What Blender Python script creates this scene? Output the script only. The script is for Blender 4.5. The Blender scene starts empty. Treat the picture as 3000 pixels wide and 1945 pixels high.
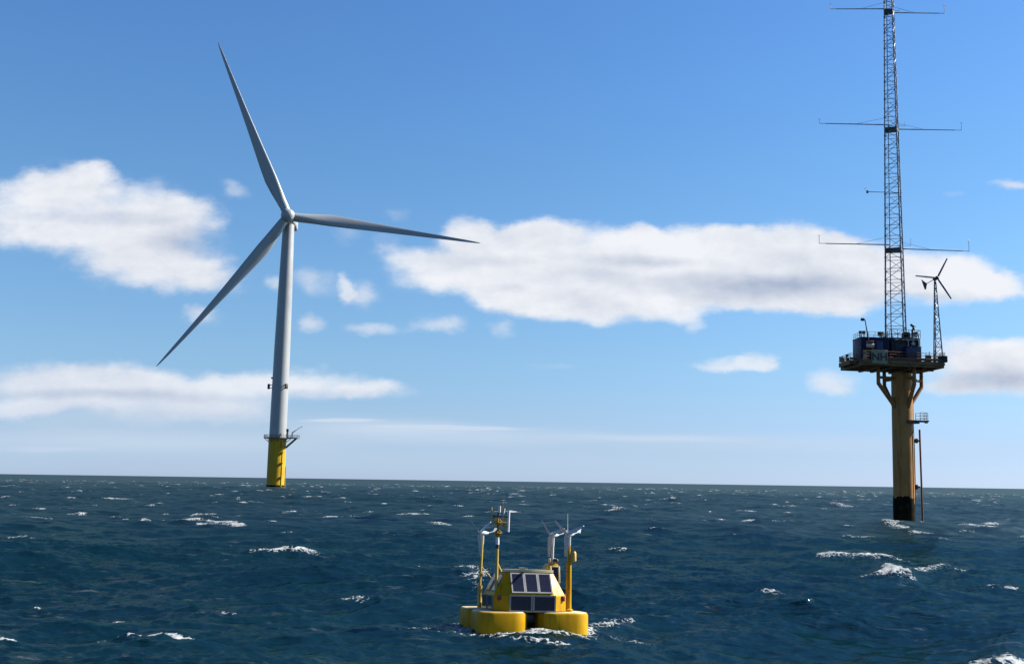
import bpy, bmesh, math, random
import numpy as np
from mathutils import Vector, Matrix, Quaternion
random.seed(7)
sc = bpy.context.scene
COL = sc.collection

# ------------------------------------------------------------------ camera
H = 4.3                                   # eye height on the boat's deck above mean sea level
FPX, PW, PH = 3000.0, 3000.0, 1945.0
PITCH, ROLL = math.atan(437 / 3000), math.atan(.0145)
FW = Vector((0, math.cos(PITCH), math.sin(PITCH)))
U0 = Vector((0, -math.sin(PITCH), math.cos(PITCH)))
R0 = Vector((1, 0, 0))
RT = R0 * math.cos(ROLL) + U0 * math.sin(ROLL)
UP = -R0 * math.sin(ROLL) + U0 * math.cos(ROLL)
CAM = Vector((0, 0, H))
cd = bpy.data.cameras.new('camera')
cam = bpy.data.objects.new('camera', cd)
COL.objects.link(cam)
cam.matrix_world = Matrix(((RT.x, UP.x, -FW.x, CAM.x), (RT.y, UP.y, -FW.y, CAM.y), (RT.z, UP.z, -FW.z, CAM.z), (0, 0, 0, 1)))
cd.sensor_width = 36
cd.lens = 36 * FPX / PW
cd.clip_start, cd.clip_end = .5, 90000
sc.camera = cam

def ray(x, y):
    return FW + RT * ((x - 1500) / FPX) + UP * ((972.5 - y) / FPX)
def at(x, y, Y):
    d = ray(x, y)
    return CAM + d * (Y / d.y)
def on_sea(x, y):
    d = ray(x, y)
    return CAM + d * (-H / d.z)

# ------------------------------------------------------------------ light and exposure
SUN_AZ, SUN_EL = math.radians(75), math.radians(37)      # azimuth from +Y towards +X
SKY, EXPO = .0575, 1.8
sc.view_settings.view_transform = 'Standard'
sc.view_settings.look = 'None'
sc.view_settings.exposure = EXPO
sc.view_settings.gamma = 1
sd = Vector((math.sin(SUN_AZ) * math.cos(SUN_EL), math.cos(SUN_AZ) * math.cos(SUN_EL), math.sin(SUN_EL)))
ld = bpy.data.lights.new('sun', 'SUN')
ld.energy, ld.angle, ld.color = 5.0, math.radians(.5), (1, .93, .82)
sun = bpy.data.objects.new('sun', ld)
COL.objects.link(sun)
sun.rotation_mode = 'QUATERNION'
sun.rotation_quaternion = sd.to_track_quat('Z', 'Y')
sun.location = (60, 20, 80)

# ------------------------------------------------------------------ node helper
class NT:
    def __init__(s, tree):
        s.t, s.n, s.l = tree, tree.nodes, tree.links
    def new(s, typ, ins=None, **kw):
        n = s.n.new(typ)
        for k, v in kw.items():
            setattr(n, k, v)
        for k, v in (ins or {}).items():
            if isinstance(v, bpy.types.NodeSocket):
                s.l.new(v, n.inputs[k])
            else:
                n.inputs[k].default_value = v
        return n
    def m(s, op, a, b=0., c=None, clamp=False):
        n = s.n.new('ShaderNodeMath')
        n.operation, n.use_clamp = op, clamp
        for i, v in enumerate((a, b) if c is None else (a, b, c)):
            if isinstance(v, bpy.types.NodeSocket):
                s.l.new(v, n.inputs[i])
            else:
                n.inputs[i].default_value = v
        return n.outputs[0]
    def vm(s, op, a, b=None, c=None):
        n = s.n.new('ShaderNodeVectorMath')
        n.operation = op
        for i, v in enumerate((a, b, c)):
            if v is None: continue
            if isinstance(v, bpy.types.NodeSocket):
                s.l.new(v, n.inputs[i])
            else:
                n.inputs[i].default_value = v
        return n.outputs['Value'] if op in ('LENGTH', 'DOT_PRODUCT') else n.outputs[0]
    def ss(s, v, a, b, lo=0., hi=1., kind='SMOOTHSTEP'):
        n = s.n.new('ShaderNodeMapRange')
        n.interpolation_type = kind
        for i, x in enumerate((v, a, b, lo, hi)):
            if isinstance(x, bpy.types.NodeSocket):
                s.l.new(x, n.inputs[i])
            else:
                n.inputs[i].default_value = x
        return n.outputs[0]
    def mix(s, f, a, b, typ='RGBA', blend='MIX'):
        n = s.n.new('ShaderNodeMix')
        n.data_type, n.blend_type = typ, blend
        for i, x in ((0, f), (6, a), (7, b)):
            if isinstance(x, bpy.types.NodeSocket):
                s.l.new(x, n.inputs[i])
            else:
                n.inputs[i].default_value = x if i == 0 else (*x[:3], 1)
        return n.outputs[2]
    def noise(s, vec, scale, detail=4, rough=.55, dist=0., out='Fac'):
        n = s.new('ShaderNodeTexNoise', {'Vector': vec, 'Scale': scale, 'Detail': detail, 'Roughness': rough, 'Distortion': dist})
        return n.outputs[0 if out == 'Fac' else 1]
    def ramp(s, f, stops):
        n = s.new('ShaderNodeValToRGB', {'Fac': f})
        e = n.color_ramp.elements
        while len(e) < len(stops): e.new(.5)
        for k, (p, c) in enumerate(stops):
            e[k].position = p
            e[k].color = (*c, 1)
        return n.outputs[0]

def lin(r, g, b):
    f = lambda c: (c / 255) / 12.92 if c < 10.3 else ((c / 255 + .055) / 1.055) ** 2.4
    return (f(r), f(g), f(b))

# ------------------------------------------------------------------ sky: Nishita air with cumulus in world directions
def build_world():
    w = bpy.data.worlds.new('World')
    sc.world = w
    w.use_nodes = True
    N = NT(w.node_tree)
    bg = w.node_tree.nodes['Background']
    bg.inputs[1].default_value = SKY
    sky = N.new('ShaderNodeTexSky', sky_type='NISHITA', sun_disc=False, sun_elevation=SUN_EL, sun_rotation=SUN_AZ,
                air_density=1., dust_density=.2, ozone_density=2., altitude=0)
    gen = N.new('ShaderNodeTexCoord').outputs['Generated']
    sep = N.new('ShaderNodeSeparateXYZ', {0: gen})
    X, Y, Z = sep.outputs
    el = N.m('ARCSINE', Z)
    tint = N.ramp(N.m('DIVIDE', el, math.radians(30), clamp=True), [
        (0, (.351, .49, .947)), (.07, (.339, .44, .75)), (.13, (.384, .477, .673)), (.227, (.42, .54, .669)),
        (.386, (.44, .605, .728)), (.575, (.42, .63, .775)), (.7, (.405, .635, .83)), (.875, (.39, .63, .86)), (1., (.37, .60, .84))])
    base = N.mix(1., sky.outputs[0], tint, blend='MULTIPLY')
    # gnomonic coordinates about the +Y direction (fixed in the world)
    Ys = N.m('MAXIMUM', Y, .05)
    u, v = N.m('DIVIDE', X, Ys), N.m('DIVIDE', Z, Ys)
    uv = N.new('ShaderNodeCombineXYZ', {0: u, 1: v, 2: 0.}).outputs[0]
    st = N.vm('MULTIPLY', uv, (1., 1.6, 1.))
    w1 = N.noise(st, 16., 5, .6, out='Color')
    w2 = N.noise(st, 5., 3, .55, out='Color')
    warp = N.vm('ADD', N.vm('MULTIPLY', N.vm('SUBTRACT', w1, (.5, .5, .5)), (.05, .030, 0)),
                N.vm('MULTIPLY', N.vm('SUBTRACT', w2, (.5, .5, .5)), (.05, .022, 0)))
    wuv = N.vm('ADD', uv, warp)
    K = 1.2605
    def blob(px, py, rx, ry, s, co):
        d = ray(px * K, py * K)
        cx, cy = d.x / d.y, d.z / d.y
        ax, ay = 3000 / (rx * K), 3000 / (ry * K)
        q = N.vm('LENGTH', N.vm('MULTIPLY_ADD', co, (ax, ay, 0), (-cx * ax, -cy * ay, 0)))
        return N.ss(q, 1.5, .12, 0., s)
    def total(lst, co):
        acc = None
        for b in lst:
            o = blob(*b, co)
            acc = o if acc is None else N.m('ADD', acc, o)
        return acc
    thick = [(150, 425, 120, 52, .85), (60, 450, 110, 55, .7), (300, 460, 165, 55, .7), (445, 495, 95, 48, .65), (90, 520, 150, 55, .75),
             (240, 575, 180, 55, .65), (330, 632, 150, 50, .65), (440, 640, 120, 52, .6), (505, 665, 70, 42, .4), (210, 400, 60, 30, .6),
             (930, 585, 75, 42, .6), (1085, 545, 75, 42, .8), (1185, 545, 60, 32, .5), (1258, 545, 70, 42, .9), (1020, 640, 130, 50, .8), (1150, 615, 165, 75, .9),
             (1400, 585, 190, 66, .9), (1600, 580, 210, 62, .9), (1690, 548, 80, 32, .6), (1850, 565, 130, 48, .8), (1800, 630, 210, 85, .9), (1980, 610, 170, 75, .9),
             (2130, 640, 170, 70, .9), (2260, 655, 120, 55, .9), (2350, 660, 60, 36, .7), (1240, 705, 165, 46, .8), (1420, 715, 140, 45, .9),
             (1590, 740, 55, 28, .6), (1165, 700, 80, 38, .5), (1700, 690, 260, 48, .8), (1950, 695, 110, 42, .8), (1960, 725, 60, 20, .4),
             (1500, 545, 60, 28, .5), (1300, 655, 190, 62, .8), (1520, 655, 210, 62, .8), (300, 525, 170, 55, .7), (400, 575, 130, 60, .6), (1720, 640, 160, 50, .6), (2310, 820, 160, 40, 1.05), (2330, 872, 180, 46, 1.), (2220, 900, 80, 22, .6)]
    thin = [(545, 438, 50, 22, .62), (793, 672, 20, 34, .85), (832, 690, 40, 30, .4), (710, 754, 42, 26, .95), (835, 690, 60, 40, .35), (720, 665, 70, 45, .35), (480, 735, 70, 22, .4), (1000, 745, 130, 30, .35), (860, 768, 80, 18, .8),
            (625, 672, 30, 20, .7), (455, 725, 35, 18, .6), (810, 550, 40, 35, .5), (920, 505, 36, 18, .5), (1030, 755, 60, 22, .5),
            (1170, 772, 42, 24, .6), (700, 660, 40, 40, .3), (1690, 850, 90, 20, .85), (1765, 845, 36, 22, .9), (1935, 888, 62, 28, .75),
            (1930, 905, 80, 18, .4), (2345, 430, 58, 14, .9), (2200, 448, 30, 8, .45), (1300, 850, 75, 9, .35), (900, 560, 40, 30, .5)]
    bank = [(90, 882, 150, 40, .95), (265, 872, 125, 40, 1.05), (420, 892, 140, 38, 1.0), (580, 893, 120, 34, .9), (770, 893, 140, 32, .9),
            (890, 908, 95, 20, .6), (60, 950, 120, 24, .8), (330, 945, 280, 38, .75), (560, 950, 130, 36, .6), (150, 920, 220, 36, .7)]
    wisps = [(815, 977, 85, 4, .8), (1060, 994, 150, 4.5, .75), (900, 992, 200, 16, .3), (1060, 1012, 330, 22, .35), (1520, 1018, 200, 8, .35),
             (300, 1025, 420, 24, .3), (120, 1045, 120, 7, .25), (1900, 1030, 500, 22, .22)]
    grey = [(1480, 605, 130, 16, .75), (1700, 668, 220, 30, 1.), (1420, 640, 160, 22, .55), (1930, 655, 170, 20, .55), (1130, 605, 130, 16, .4),
            (300, 508, 140, 18, .45), (440, 565, 110, 34, .6), (70, 500, 90, 12, .35), (2310, 880, 120, 26, .9), (2090, 690, 150, 14, .35), (1640, 700, 90, 16, .5),
            (400, 920, 200, 20, .5), (120, 915, 160, 14, .45), (1180, 670, 60, 12, .3), (2250, 690, 90, 14, .3), (300, 965, 320, 24, .6), (240, 918, 300, 14, .45), (760, 912, 140, 10, .4)]
    fb = N.m('SUBTRACT', N.noise(st, 11., 8, .62), .5)
    ww = N.vm('ADD', st, N.vm('MULTIPLY', w1, (.022, .022, 0)))
    wor = lambda sc_: N.new('ShaderNodeTexVoronoi', {'Vector': ww, 'Scale': sc_}, feature='F1').outputs['Distance']
    fine = N.m('ADD', N.m('MULTIPLY', N.m('SUBTRACT', .42, wor(15.)), .95), N.m('MULTIPLY', N.m('SUBTRACT', .42, wor(38.)), .32))
    fine = N.m('ADD', fine, N.m('MULTIPLY', N.m('SUBTRACT', N.noise(N.vm('ADD', st, (3.3, 1.7, 0)), 48., 6, .65), .5), .6))
    tk = total(thick, wuv)
    tn = total(thin, wuv)
    bk = total(bank, wuv)
    rag = N.m('ADD', N.m('MULTIPLY', fb, .95), N.m('MULTIPLY', fine, .40))
    rag0 = rag
    gate = lambda t: N.m('MULTIPLY', rag0, N.ss(t, .0, .22))
    rag = gate(tk)
    c1 = N.m('MULTIPLY', N.ss(N.m('ADD', N.m('MINIMUM', tk, 1.25), rag), .12, 1.0), .97)
    halo = N.m('MULTIPLY', N.ss(N.m('ADD', N.m('MINIMUM', tk, 1.), N.m('MULTIPLY', rag, 1.3)), .02, 1.1), .35)
    rag = gate(tn)
    c2 = N.m('MULTIPLY', N.ss(N.m('ADD', N.m('MINIMUM', tn, 1.), N.m('MULTIPLY', rag, .8)), .06, 1.15), .8)
    rag = gate(bk)
    c3 = N.m('MULTIPLY', N.ss(N.m('ADD', N.m('MINIMUM', bk, 1.3), N.m('MULTIPLY', rag, .9)), .05, 1.15), .88)
    c4 = N.m('MINIMUM', total(wisps, N.vm('ADD', uv, N.vm('MULTIPLY', warp, (1., .16, 0)))), .62)
    veil = N.m('MULTIPLY', N.m('MINIMUM', total([(300, 955, 420, 45, .6), (650, 985, 420, 30, .45), (900, 1045, 1500, 62, .62), (250, 1010, 500, 40, .3)], N.vm('ADD', uv, N.vm('MULTIPLY', warp, (1., .3, 0)))), .8),
               N.ss(N.noise(N.vm('MULTIPLY', st, (.5, 1.6, 1)), 9., 5, .55), .2, .7, .55, 1.))
    # an even scatter of cumulus in the half of the sky behind the camera
    back = N.m('MULTIPLY', N.ss(N.noise(N.vm('MULTIPLY', gen, (1, 1, 2.4)), 3.2, 6, .6), .60, .74), N.ss(Y, .35, -.1))
    back = N.m('MULTIPLY', back, N.ss(Z, .02, .15))
    # body shading of the thick cloud: lit tops and folds, greyer undersides
    gr = total(grey, N.vm('ADD', uv, N.vm('MULTIPLY', warp, (1., .45, 0))))
    fold = N.m('SUBTRACT', N.noise(N.vm('ADD', st, (.008, .014, 0.)), 11., 8, .62), N.noise(st, 11., 8, .62))
    sh = N.m('ADD', N.m('MULTIPLY', N.m('MINIMUM', gr, 1.), .6), N.m('MULTIPLY', fold, .95))
    sh = N.m('ADD', sh, N.m('MULTIPLY', N.m('SUBTRACT', N.noise(N.vm('MULTIPLY', st, (.6, 1.25, 1)), 8., 4, .5), .40), 1.35), clamp=True)
    g = 1 / (SKY * 2 ** EXPO)
    white = [c * g for c in lin(243, 245, 250)]
    dark = [c * g for c in lin(170, 183, 207)]
    ccol = N.mix(sh, white, dark)
    far = N.mix(N.ss(el, math.radians(1.), math.radians(6.)), [c * g for c in lin(214, 223, 240)], ccol)   # air between us and the low bank
    out = base
    pale = N.mix(N.ss(el, math.radians(2.), math.radians(7.)), [c * g for c in lin(216, 228, 243)], [c * g for c in lin(232, 238, 248)])
    vcol = [c * g for c in lin(187, 209, 230)]
    for c, colr in ((veil, vcol), (c4, pale), (c2, far), (c3, far), (halo, pale), (c1, ccol), (back, [x * .8 for x in white])):
        out = N.mix(c, out, colr)
    N.l.new(out, bg.inputs[0])
build_world()

# ------------------------------------------------------------------ mesh builder
class MB:
    def __init__(s):
        s.v, s.f = [], []
    def add(s, vs, fs):
        o = len(s.v)
        s.v += [Vector(v) for v in vs]
        s.f += [[i + o for i in f] for f in fs]
        return s
    def box(s, c, d, rot=None, bev=0.):
        bm = bmesh.new()
        bmesh.ops.create_cube(bm, size=1)
        for v in bm.verts:
            v.co = Vector((v.co.x * d[0], v.co.y * d[1], v.co.z * d[2]))
        if bev > 0:
            bmesh.ops.bevel(bm, geom=bm.edges[:], offset=bev, segments=2, profile=.5, affect='EDGES')
        R = rot if isinstance(rot, Matrix) else (Matrix.Rotation(rot, 3, 'Z') if rot else Matrix.Identity(3))
        bm.verts.index_update()
        s.add([R @ v.co + Vector(c) for v in bm.verts], [[v.index for v in f.verts] for f in bm.faces])
        bm.free()
        return s
    def tube(s, p, q, r, r2=None, n=10, cap=True):
        p, q = Vector(p), Vector(q)
        r2 = r if r2 is None else r2
        d = (q - p).normalized()
        a = d.orthogonal().normalized()
        b = d.cross(a)
        vs = []
        for c, rr in ((p, r), (q, r2)):
            for k in range(n):
                t = 2 * math.pi * k / n
                vs.append(c + (a * math.cos(t) + b * math.sin(t)) * rr)
        fs = [[k, (k + 1) % n, n + (k + 1) % n, n + k] for k in range(n)]
        if cap: fs += [list(range(n))[::-1], list(range(n, 2 * n))]
        return s.add(vs, fs)
    def path(s, pts, r, n=8):
        for a, b in zip(pts[:-1], pts[1:]):
            s.tube(a, b, r, n=n)
        return s
    def loft(s, rings, cap=True):
        n = len(rings[0])
        vs = [p for r in rings for p in r]
        fs = []
        for i in range(len(rings) - 1):
            for k in range(n):
                fs.append([i * n + k, i * n + (k + 1) % n, (i + 1) * n + (k + 1) % n, (i + 1) * n + k])
        if cap:
            fs += [list(range(n))[::-1], [(len(rings) - 1) * n + k for k in range(n)]]
        return s.add(vs, fs)
    def lathe(s, prof, n=40, c=(0, 0, 0)):
        c = Vector(c)
        return s.loft([[c + Vector((r * math.cos(2 * math.pi * k / n), r * math.sin(2 * math.pi * k / n), z)) for k in range(n)] for r, z in prof])
    def ring(s, c, R, r, n=28, m=6, axis='Z'):
        vs, fs = [], []
        for i in range(n):
            t = 2 * math.pi * i / n
            for j in range(m):
                a = 2 * math.pi * j / m
                p = Vector(((R + r * math.cos(a)) * math.cos(t), (R + r * math.cos(a)) * math.sin(t), r * math.sin(a)))
                if axis == 'Y': p = Vector((p.x, -p.z, p.y))
                vs.append(p + Vector(c))
                fs.append([i * m + j, ((i + 1) % n) * m + j, ((i + 1) % n) * m + (j + 1) % m, i * m + (j + 1) % m])
        return s.add(vs, fs)
    def build(s, name, mat, parent=None, ang=38, xf=None):
        me = bpy.data.meshes.new(name)
        vs = [xf @ v for v in s.v] if xf else s.v
        me.from_pydata([tuple(v) for v in vs], [], s.f)
        bm = bmesh.new()
        bm.from_mesh(me)
        bmesh.ops.recalc_face_normals(bm, faces=bm.faces)
        bm.to_mesh(me)
        bm.free()
        me.shade_smooth()
        me.set_sharp_from_angle(angle=math.radians(ang))
        me.materials.append(mat)
        o = bpy.data.objects.new(name, me)
        COL.objects.link(o)
        if parent: o.parent = parent
        return o

def thing(name, label, cat, M=None, group=None):
    o = bpy.data.objects.new(name, None)
    o.empty_display_size = .3
    COL.objects.link(o)
    if M: o.matrix_world = M
    o['label'], o['category'] = label, cat
    if group: o['group'] = group
    return o
def tag(o, label, cat, group=None):
    o['label'], o['category'] = label, cat
    if group: o['group'] = group
    return o

# ------------------------------------------------------------------ materials
def paint(name, col, rough=.45, var=.12, scale=2., stain=None, stain_amt=.35, metal=0., bump=.0, streak=False, spec=.5):
    m = bpy.data.materials.new(name)
    m.use_nodes = True
    N = NT(m.node_tree)
    b = m.node_tree.nodes['Principled BSDF']
    co = N.new('ShaderNodeTexCoord').outputs['Object']
    n1 = N.noise(co, scale, 6, .6)
    k = N.ss(n1, .3, .7, 1 - var, 1 + var, 'LINEAR')
    c = N.vm('SCALE', (*col,), None)
    sn = c.node
    N.l.new(k, sn.inputs['Scale'])
    if stain:
        sv = N.vm('MULTIPLY', co, (3., 3., .35)) if streak else co
        f = N.m('MULTIPLY', N.ss(N.noise(sv, scale * 1.3, 7, .65), .5, .68), stain_amt)
        c = N.mix(f, c, stain)
    N.l.new(c, b.inputs['Base Color'])
    b.inputs['Metallic'].default_value = metal
    b.inputs['Specular IOR Level'].default_value = spec
    N.l.new(N.ss(n1, .3, .7, max(rough - .1, .05), min(rough + .12, 1), 'LINEAR'), b.inputs['Roughness'])
    if bump:
        bp = N.new('ShaderNodeBump', {'Strength': bump, 'Distance': .02, 'Height': N.noise(co, scale * 6, 5)})
        N.l.new(bp.outputs[0], b.inputs['Normal'])
    return m
M = {
    'tower': paint('turbine_paint', (0.188, 0.2, 0.212), .4, .05, .08, (.2, .2, .19), .25, streak=True),
    'blade': paint('blade_gelcoat', (.205, .22, .235), .36, .05, .06, (.22, .22, .22), .2),
    'tp': paint('transition_yellow', (.30, .185, .004), .45, .14, .25, (.2, .10, .012), .28, streak=True, spec=.2),
    'growth': paint('marine_growth', (0.0048, 0.0048, 0.0032), .8, .4, 1.5, (.035, .028, .01), .5, bump=.4, spec=.04),
    'darkmetal': paint('dark_steel', (0.02, 0.0216, 0.024), .55, .25, 1.5),
    'grating': paint('grey_steel', (0.08, 0.08, 0.08), .55, .2, 1.2, (.1, .05, .02), .3),
    'column': paint('column_buff', (.24, .118, .034), .6, .2, .5, (.17, .05, .010), .75, streak=True, bump=.15, spec=.2),
    'rust': paint('rusty_brown_steel', (0.104, 0.044, 0.0208), .7, .3, 1.2, (.05, .02, .012), .6, bump=.2, spec=.2),
    'orange': paint('orange_ladder_paint', (0.336, 0.136, 0.028), .55, .2, 1.2, (.14, .05, .015), .5),
    'deck': paint('deck_tan', (.11, .07, .034), .7, .3, 1., (.03, .016, .008), .6, spec=.2),
    'navy': paint('cabin_blue', (0.004, 0.0088, 0.04), .5, .2, .8, (.012, .012, .02), .5, spec=.2),
    'blue': paint('box_blue', (0.004, 0.0096, 0.048), .5, .15, .8),
    'mast': paint('mast_blue_steel', (.032, .055, .095), .5, .2, .8),
    'gear': paint('equipment_slate', (0.0096, 0.0136, 0.0192), .6, .4, 1.1, (.04, .035, .022), .5, spec=.2),
    'pale': paint('pale_grey', (0.256, 0.248, 0.224), .55, .15, 1.5, (.15, .1, .05), .35),
    'red': paint('red_cover', (0.144, 0.0096, 0.012), .5, .15, 2.),
    'sign': paint('sign_board', (.15, .14, .095), .55, .12, 1.5, (.1, .07, .03), .45),
    'black': paint('black_lettering', (0.0048, 0.0048, 0.0048), .6, .1, 3.),
    'buoy': paint('buoy_yellow', (.30, .168, .0014), .42, .14, 1.6, (.12, .05, .003), .5, streak=True, spec=.1),
    'buoytop': paint('buoy_deck_cream', (0.368, 0.312, 0.184), .5, .08, 2., (.3, .2, .06), .3),
    'white': paint('white_plastic', (0.4, 0.4, 0.4), .35, .05, 3., (.4, .36, .25), .25),
    'whitemetal': paint('grey_white_metal', (0.288, 0.304, 0.32), .35, .05, 3.),
    'olive': paint('weathered_yellow_pole', (.27, .185, .02), .5, .15, 3.),
    'ochre': paint('reflector_yellow', (0.336, 0.2, 0.016), .5, .15, 3., (.1, .05, .01), .5),
    'frame': paint('panel_frame', (.15, .155, .165), .45, .08, 3.),
    'bracket': paint('bracket_orange', (.185, .078, .022), .6, .25, .8, (.09, .03, .008), .6, bump=.2, spec=.2),
    'slime': paint('waterline_slime', (.045, .034, .006), .4, .4, 5., (.015, .02, .006), .6),
    'keel_dark': paint('keel_black', (0.016, 0.0144, 0.0064), .35, .3, 3.),
}
def solar_mat():
    m = bpy.data.materials.new('solar_cells')
    m.use_nodes = True
    N = NT(m.node_tree)
    b = m.node_tree.nodes['Principled BSDF']
    co = N.new('ShaderNodeTexCoord').outputs['Object']
    br = N.new('ShaderNodeTexBrick', {'Vector': N.vm('ADD', co, (.013, 0, .02)), 'Scale': 1., 'Mortar Size': .004, 'Brick Width': .062, 'Row Height': .062,
                                      'Color1': (.006, .007, .018, 1), 'Color2': (.009, .010, .024, 1), 'Mortar': (.02, .022, .034, 1)}, offset=0.)
    sw = N.new('ShaderNodeSeparateXYZ', {0: co})
    N.l.new(N.new('ShaderNodeCombineXYZ', {0: sw.outputs[0], 1: sw.outputs[2], 2: 0.}).outputs[0], br.inputs['Vector'])
    N.l.new(br.outputs[0], b.inputs['Base Color'])
    b.inputs['Roughness'].default_value = .2
    b.inputs['IOR'].default_value = 1.33
    return m
M['solar'] = solar_mat()

# ------------------------------------------------------------------ sea: one polar sheet out to the horizon, FFT waves, whitecaps
def sea_material():
    m = bpy.data.materials.new('sea_water')
    m.use_nodes = True
    N = NT(m.node_tree)
    b = m.node_tree.nodes['Principled BSDF']
    co = N.new('ShaderNodeTexCoord').outputs['Object']
    foam = N.new('ShaderNodeAttribute', attribute_name='foam').outputs['Fac']
    slick = N.new('ShaderNodeAttribute', attribute_name='rough').outputs['Fac']
    fl = N.vm('MULTIPLY', co, (1., .62, 1.))
    n1 = N.noise(fl, 3.2, 7, .68, .6)
    n2 = N.noise(fl, 14., 4, .6, .3)
    vor = N.new('ShaderNodeTexVoronoi', {'Vector': N.vm('ADD', fl, N.vm('MULTIPLY', N.noise(fl, 5., 3, out='Color'), (.22, .22, .22))), 'Scale': 4.2}, feature='DISTANCE_TO_EDGE').outputs[0]
    web = N.ss(vor, .0, .22, .34, -.16)
    lace = N.m('ADD', N.m('ADD', N.m('MULTIPLY', N.m('SUBTRACT', n1, .5), 2.0), N.m('MULTIPLY', N.m('SUBTRACT', n2, .5), 1.3)), web)
    f = N.m('MULTIPLY', N.ss(N.m('ADD', N.m('MULTIPLY', foam, 1.15), lace), .40, .95), N.ss(foam, .03, .25))
    f = N.m('MULTIPLY', f, N.m('MULTIPLY', N.ss(n2, .25, .75, .5, 1., 'LINEAR'), N.ss(n1, .3, .65, .55, 1., 'LINEAR')))
    stv = N.vm('MULTIPLY', co, (.55, 2.0, 1.))
    streak = N.m('MULTIPLY', N.ss(N.noise(stv, 1.1, 8, .7, .8), .56, .74), N.ss(N.noise(co, .16, 3, .5), .42, .66))
    f = N.m('MAXIMUM', f, N.m('MULTIPLY', streak, .16))
    patch = N.noise(N.vm('MULTIPLY', co, (1., .5, 1.)), .05, 4)
    deep = N.mix(N.ss(patch, .35, .65), (.0006, .0068, .0066), (.0007, .0062, .0080))
    # ripples finer than the mesh
    rp = N.new('ShaderNodeMapping', {'Vector': co, 'Rotation': (0, 0, .22), 'Scale': (.55, 1.5, 1.)}).outputs[0]
    h = N.m('ADD', N.m('MULTIPLY', N.noise(rp, 1.5, 6, .66, .6), .13), N.m('MULTIPLY', N.noise(rp, 6., 4, .5, .4), .018))
    h = N.m('ADD', h, N.m('MULTIPLY', f, N.m('MULTIPLY', n2, .02)))
    gust = N.ss(N.noise(N.vm('MULTIPLY', co, (1., .6, 1.)), .035, 3, .5), .38, .64, .55, 1.15)
    bp = N.new('ShaderNodeBump', {'Strength': 1., 'Distance': 1., 'Height': N.m('MULTIPLY', h, gust)})
    nrm = bp.outputs[0]
    bq = N.new('ShaderNodeBump', {'Strength': .42, 'Distance': 1., 'Height': N.m('MULTIPLY', h, gust)})
    nrg = bq.outputs[0]
    body = N.new('ShaderNodeBsdfDiffuse', {'Color': deep, 'Normal': nrm}).outputs[0]
    gloss = N.new('ShaderNodeBsdfGlossy', {'Color': (.56, .80, .92, 1), 'Roughness': slick, 'Normal': nrg}).outputs[0]
    fres = N.new('ShaderNodeFresnel', {'IOR': 1.333, 'Normal': nrm}).outputs[0]
    water = N.new('ShaderNodeMixShader', {0: N.m('MINIMUM', N.m('MULTIPLY', N.m('POWER', fres, 1.6), .60), .122), 1: body, 2: gloss}).outputs[0]
    froth = N.new('ShaderNodeBsdfDiffuse', {'Color': (.35, .375, .39, 1), 'Normal': nrm}).outputs[0]
    both = N.new('ShaderNodeMixShader', {0: f, 1: water, 2: froth}).outputs[0]
    N.l.new(both, m.node_tree.nodes['Material Output'].inputs['Surface'])
    m.node_tree.nodes.remove(b)
    return m

def cascade(L, n, lmin, lmax, rms, wind, spread, seed):
    rng = np.random.default_rng(seed)
    k1 = np.fft.fftfreq(n, 1 / n) * 2 * np.pi / L
    kx, ky = np.meshgrid(k1, k1, indexing='ij')
    k = np.hypot(kx, ky)
    k[0, 0] = 1
    S = k ** -4.0
    c = (kx * np.cos(wind) + ky * np.sin(wind)) / k
    S = S * (np.maximum(c, 0) ** spread + .06 * np.abs(c) + .015)
    S[(k < 2 * np.pi / lmax) | (k > 2 * np.pi / lmin)] = 0
    S[0, 0] = 0
    h = np.sqrt(S) * (rng.normal(size=(n, n)) + 1j * rng.normal(size=(n, n)))
    z = np.fft.ifft2(h)
    s = rms / z.real.std()
    h *= s
    z = np.fft.ifft2(h).real
    dx = np.fft.ifft2(1j * kx / k * h).real
    dy = np.fft.ifft2(1j * ky / k * h).real
    jxx = np.fft.ifft2(-kx * kx / k * h).real
    jyy = np.fft.ifft2(-ky * ky / k * h).real
    jxy = np.fft.ifft2(-kx * ky / k * h).real
    return z, dx, dy, jxx, jyy, jxy

def sample(arrs, L, x, y, rot):
    c, s = math.cos(rot), math.sin(rot)
    n = arrs[0].shape[0]
    u = ((x * c + y * s) / L * n) % n
    v = ((-x * s + y * c) / L * n) % n
    i, j = np.floor(u).astype(np.int64) % n, np.floor(v).astype(np.int64) % n
    fu, fv = u - np.floor(u), v - np.floor(v)
    i2, j2 = (i + 1) % n, (j + 1) % n
    return [a[i, j] * (1 - fu) * (1 - fv) + a[i2, j] * fu * (1 - fv) + a[i, j2] * (1 - fu) * fv + a[i2, j2] * fu * fv for a in arrs]

def sst(x, a, b):
    t = np.clip((x - a) / (b - a), 0, 1)
    return t * t * (3 - 2 * t)

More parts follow.
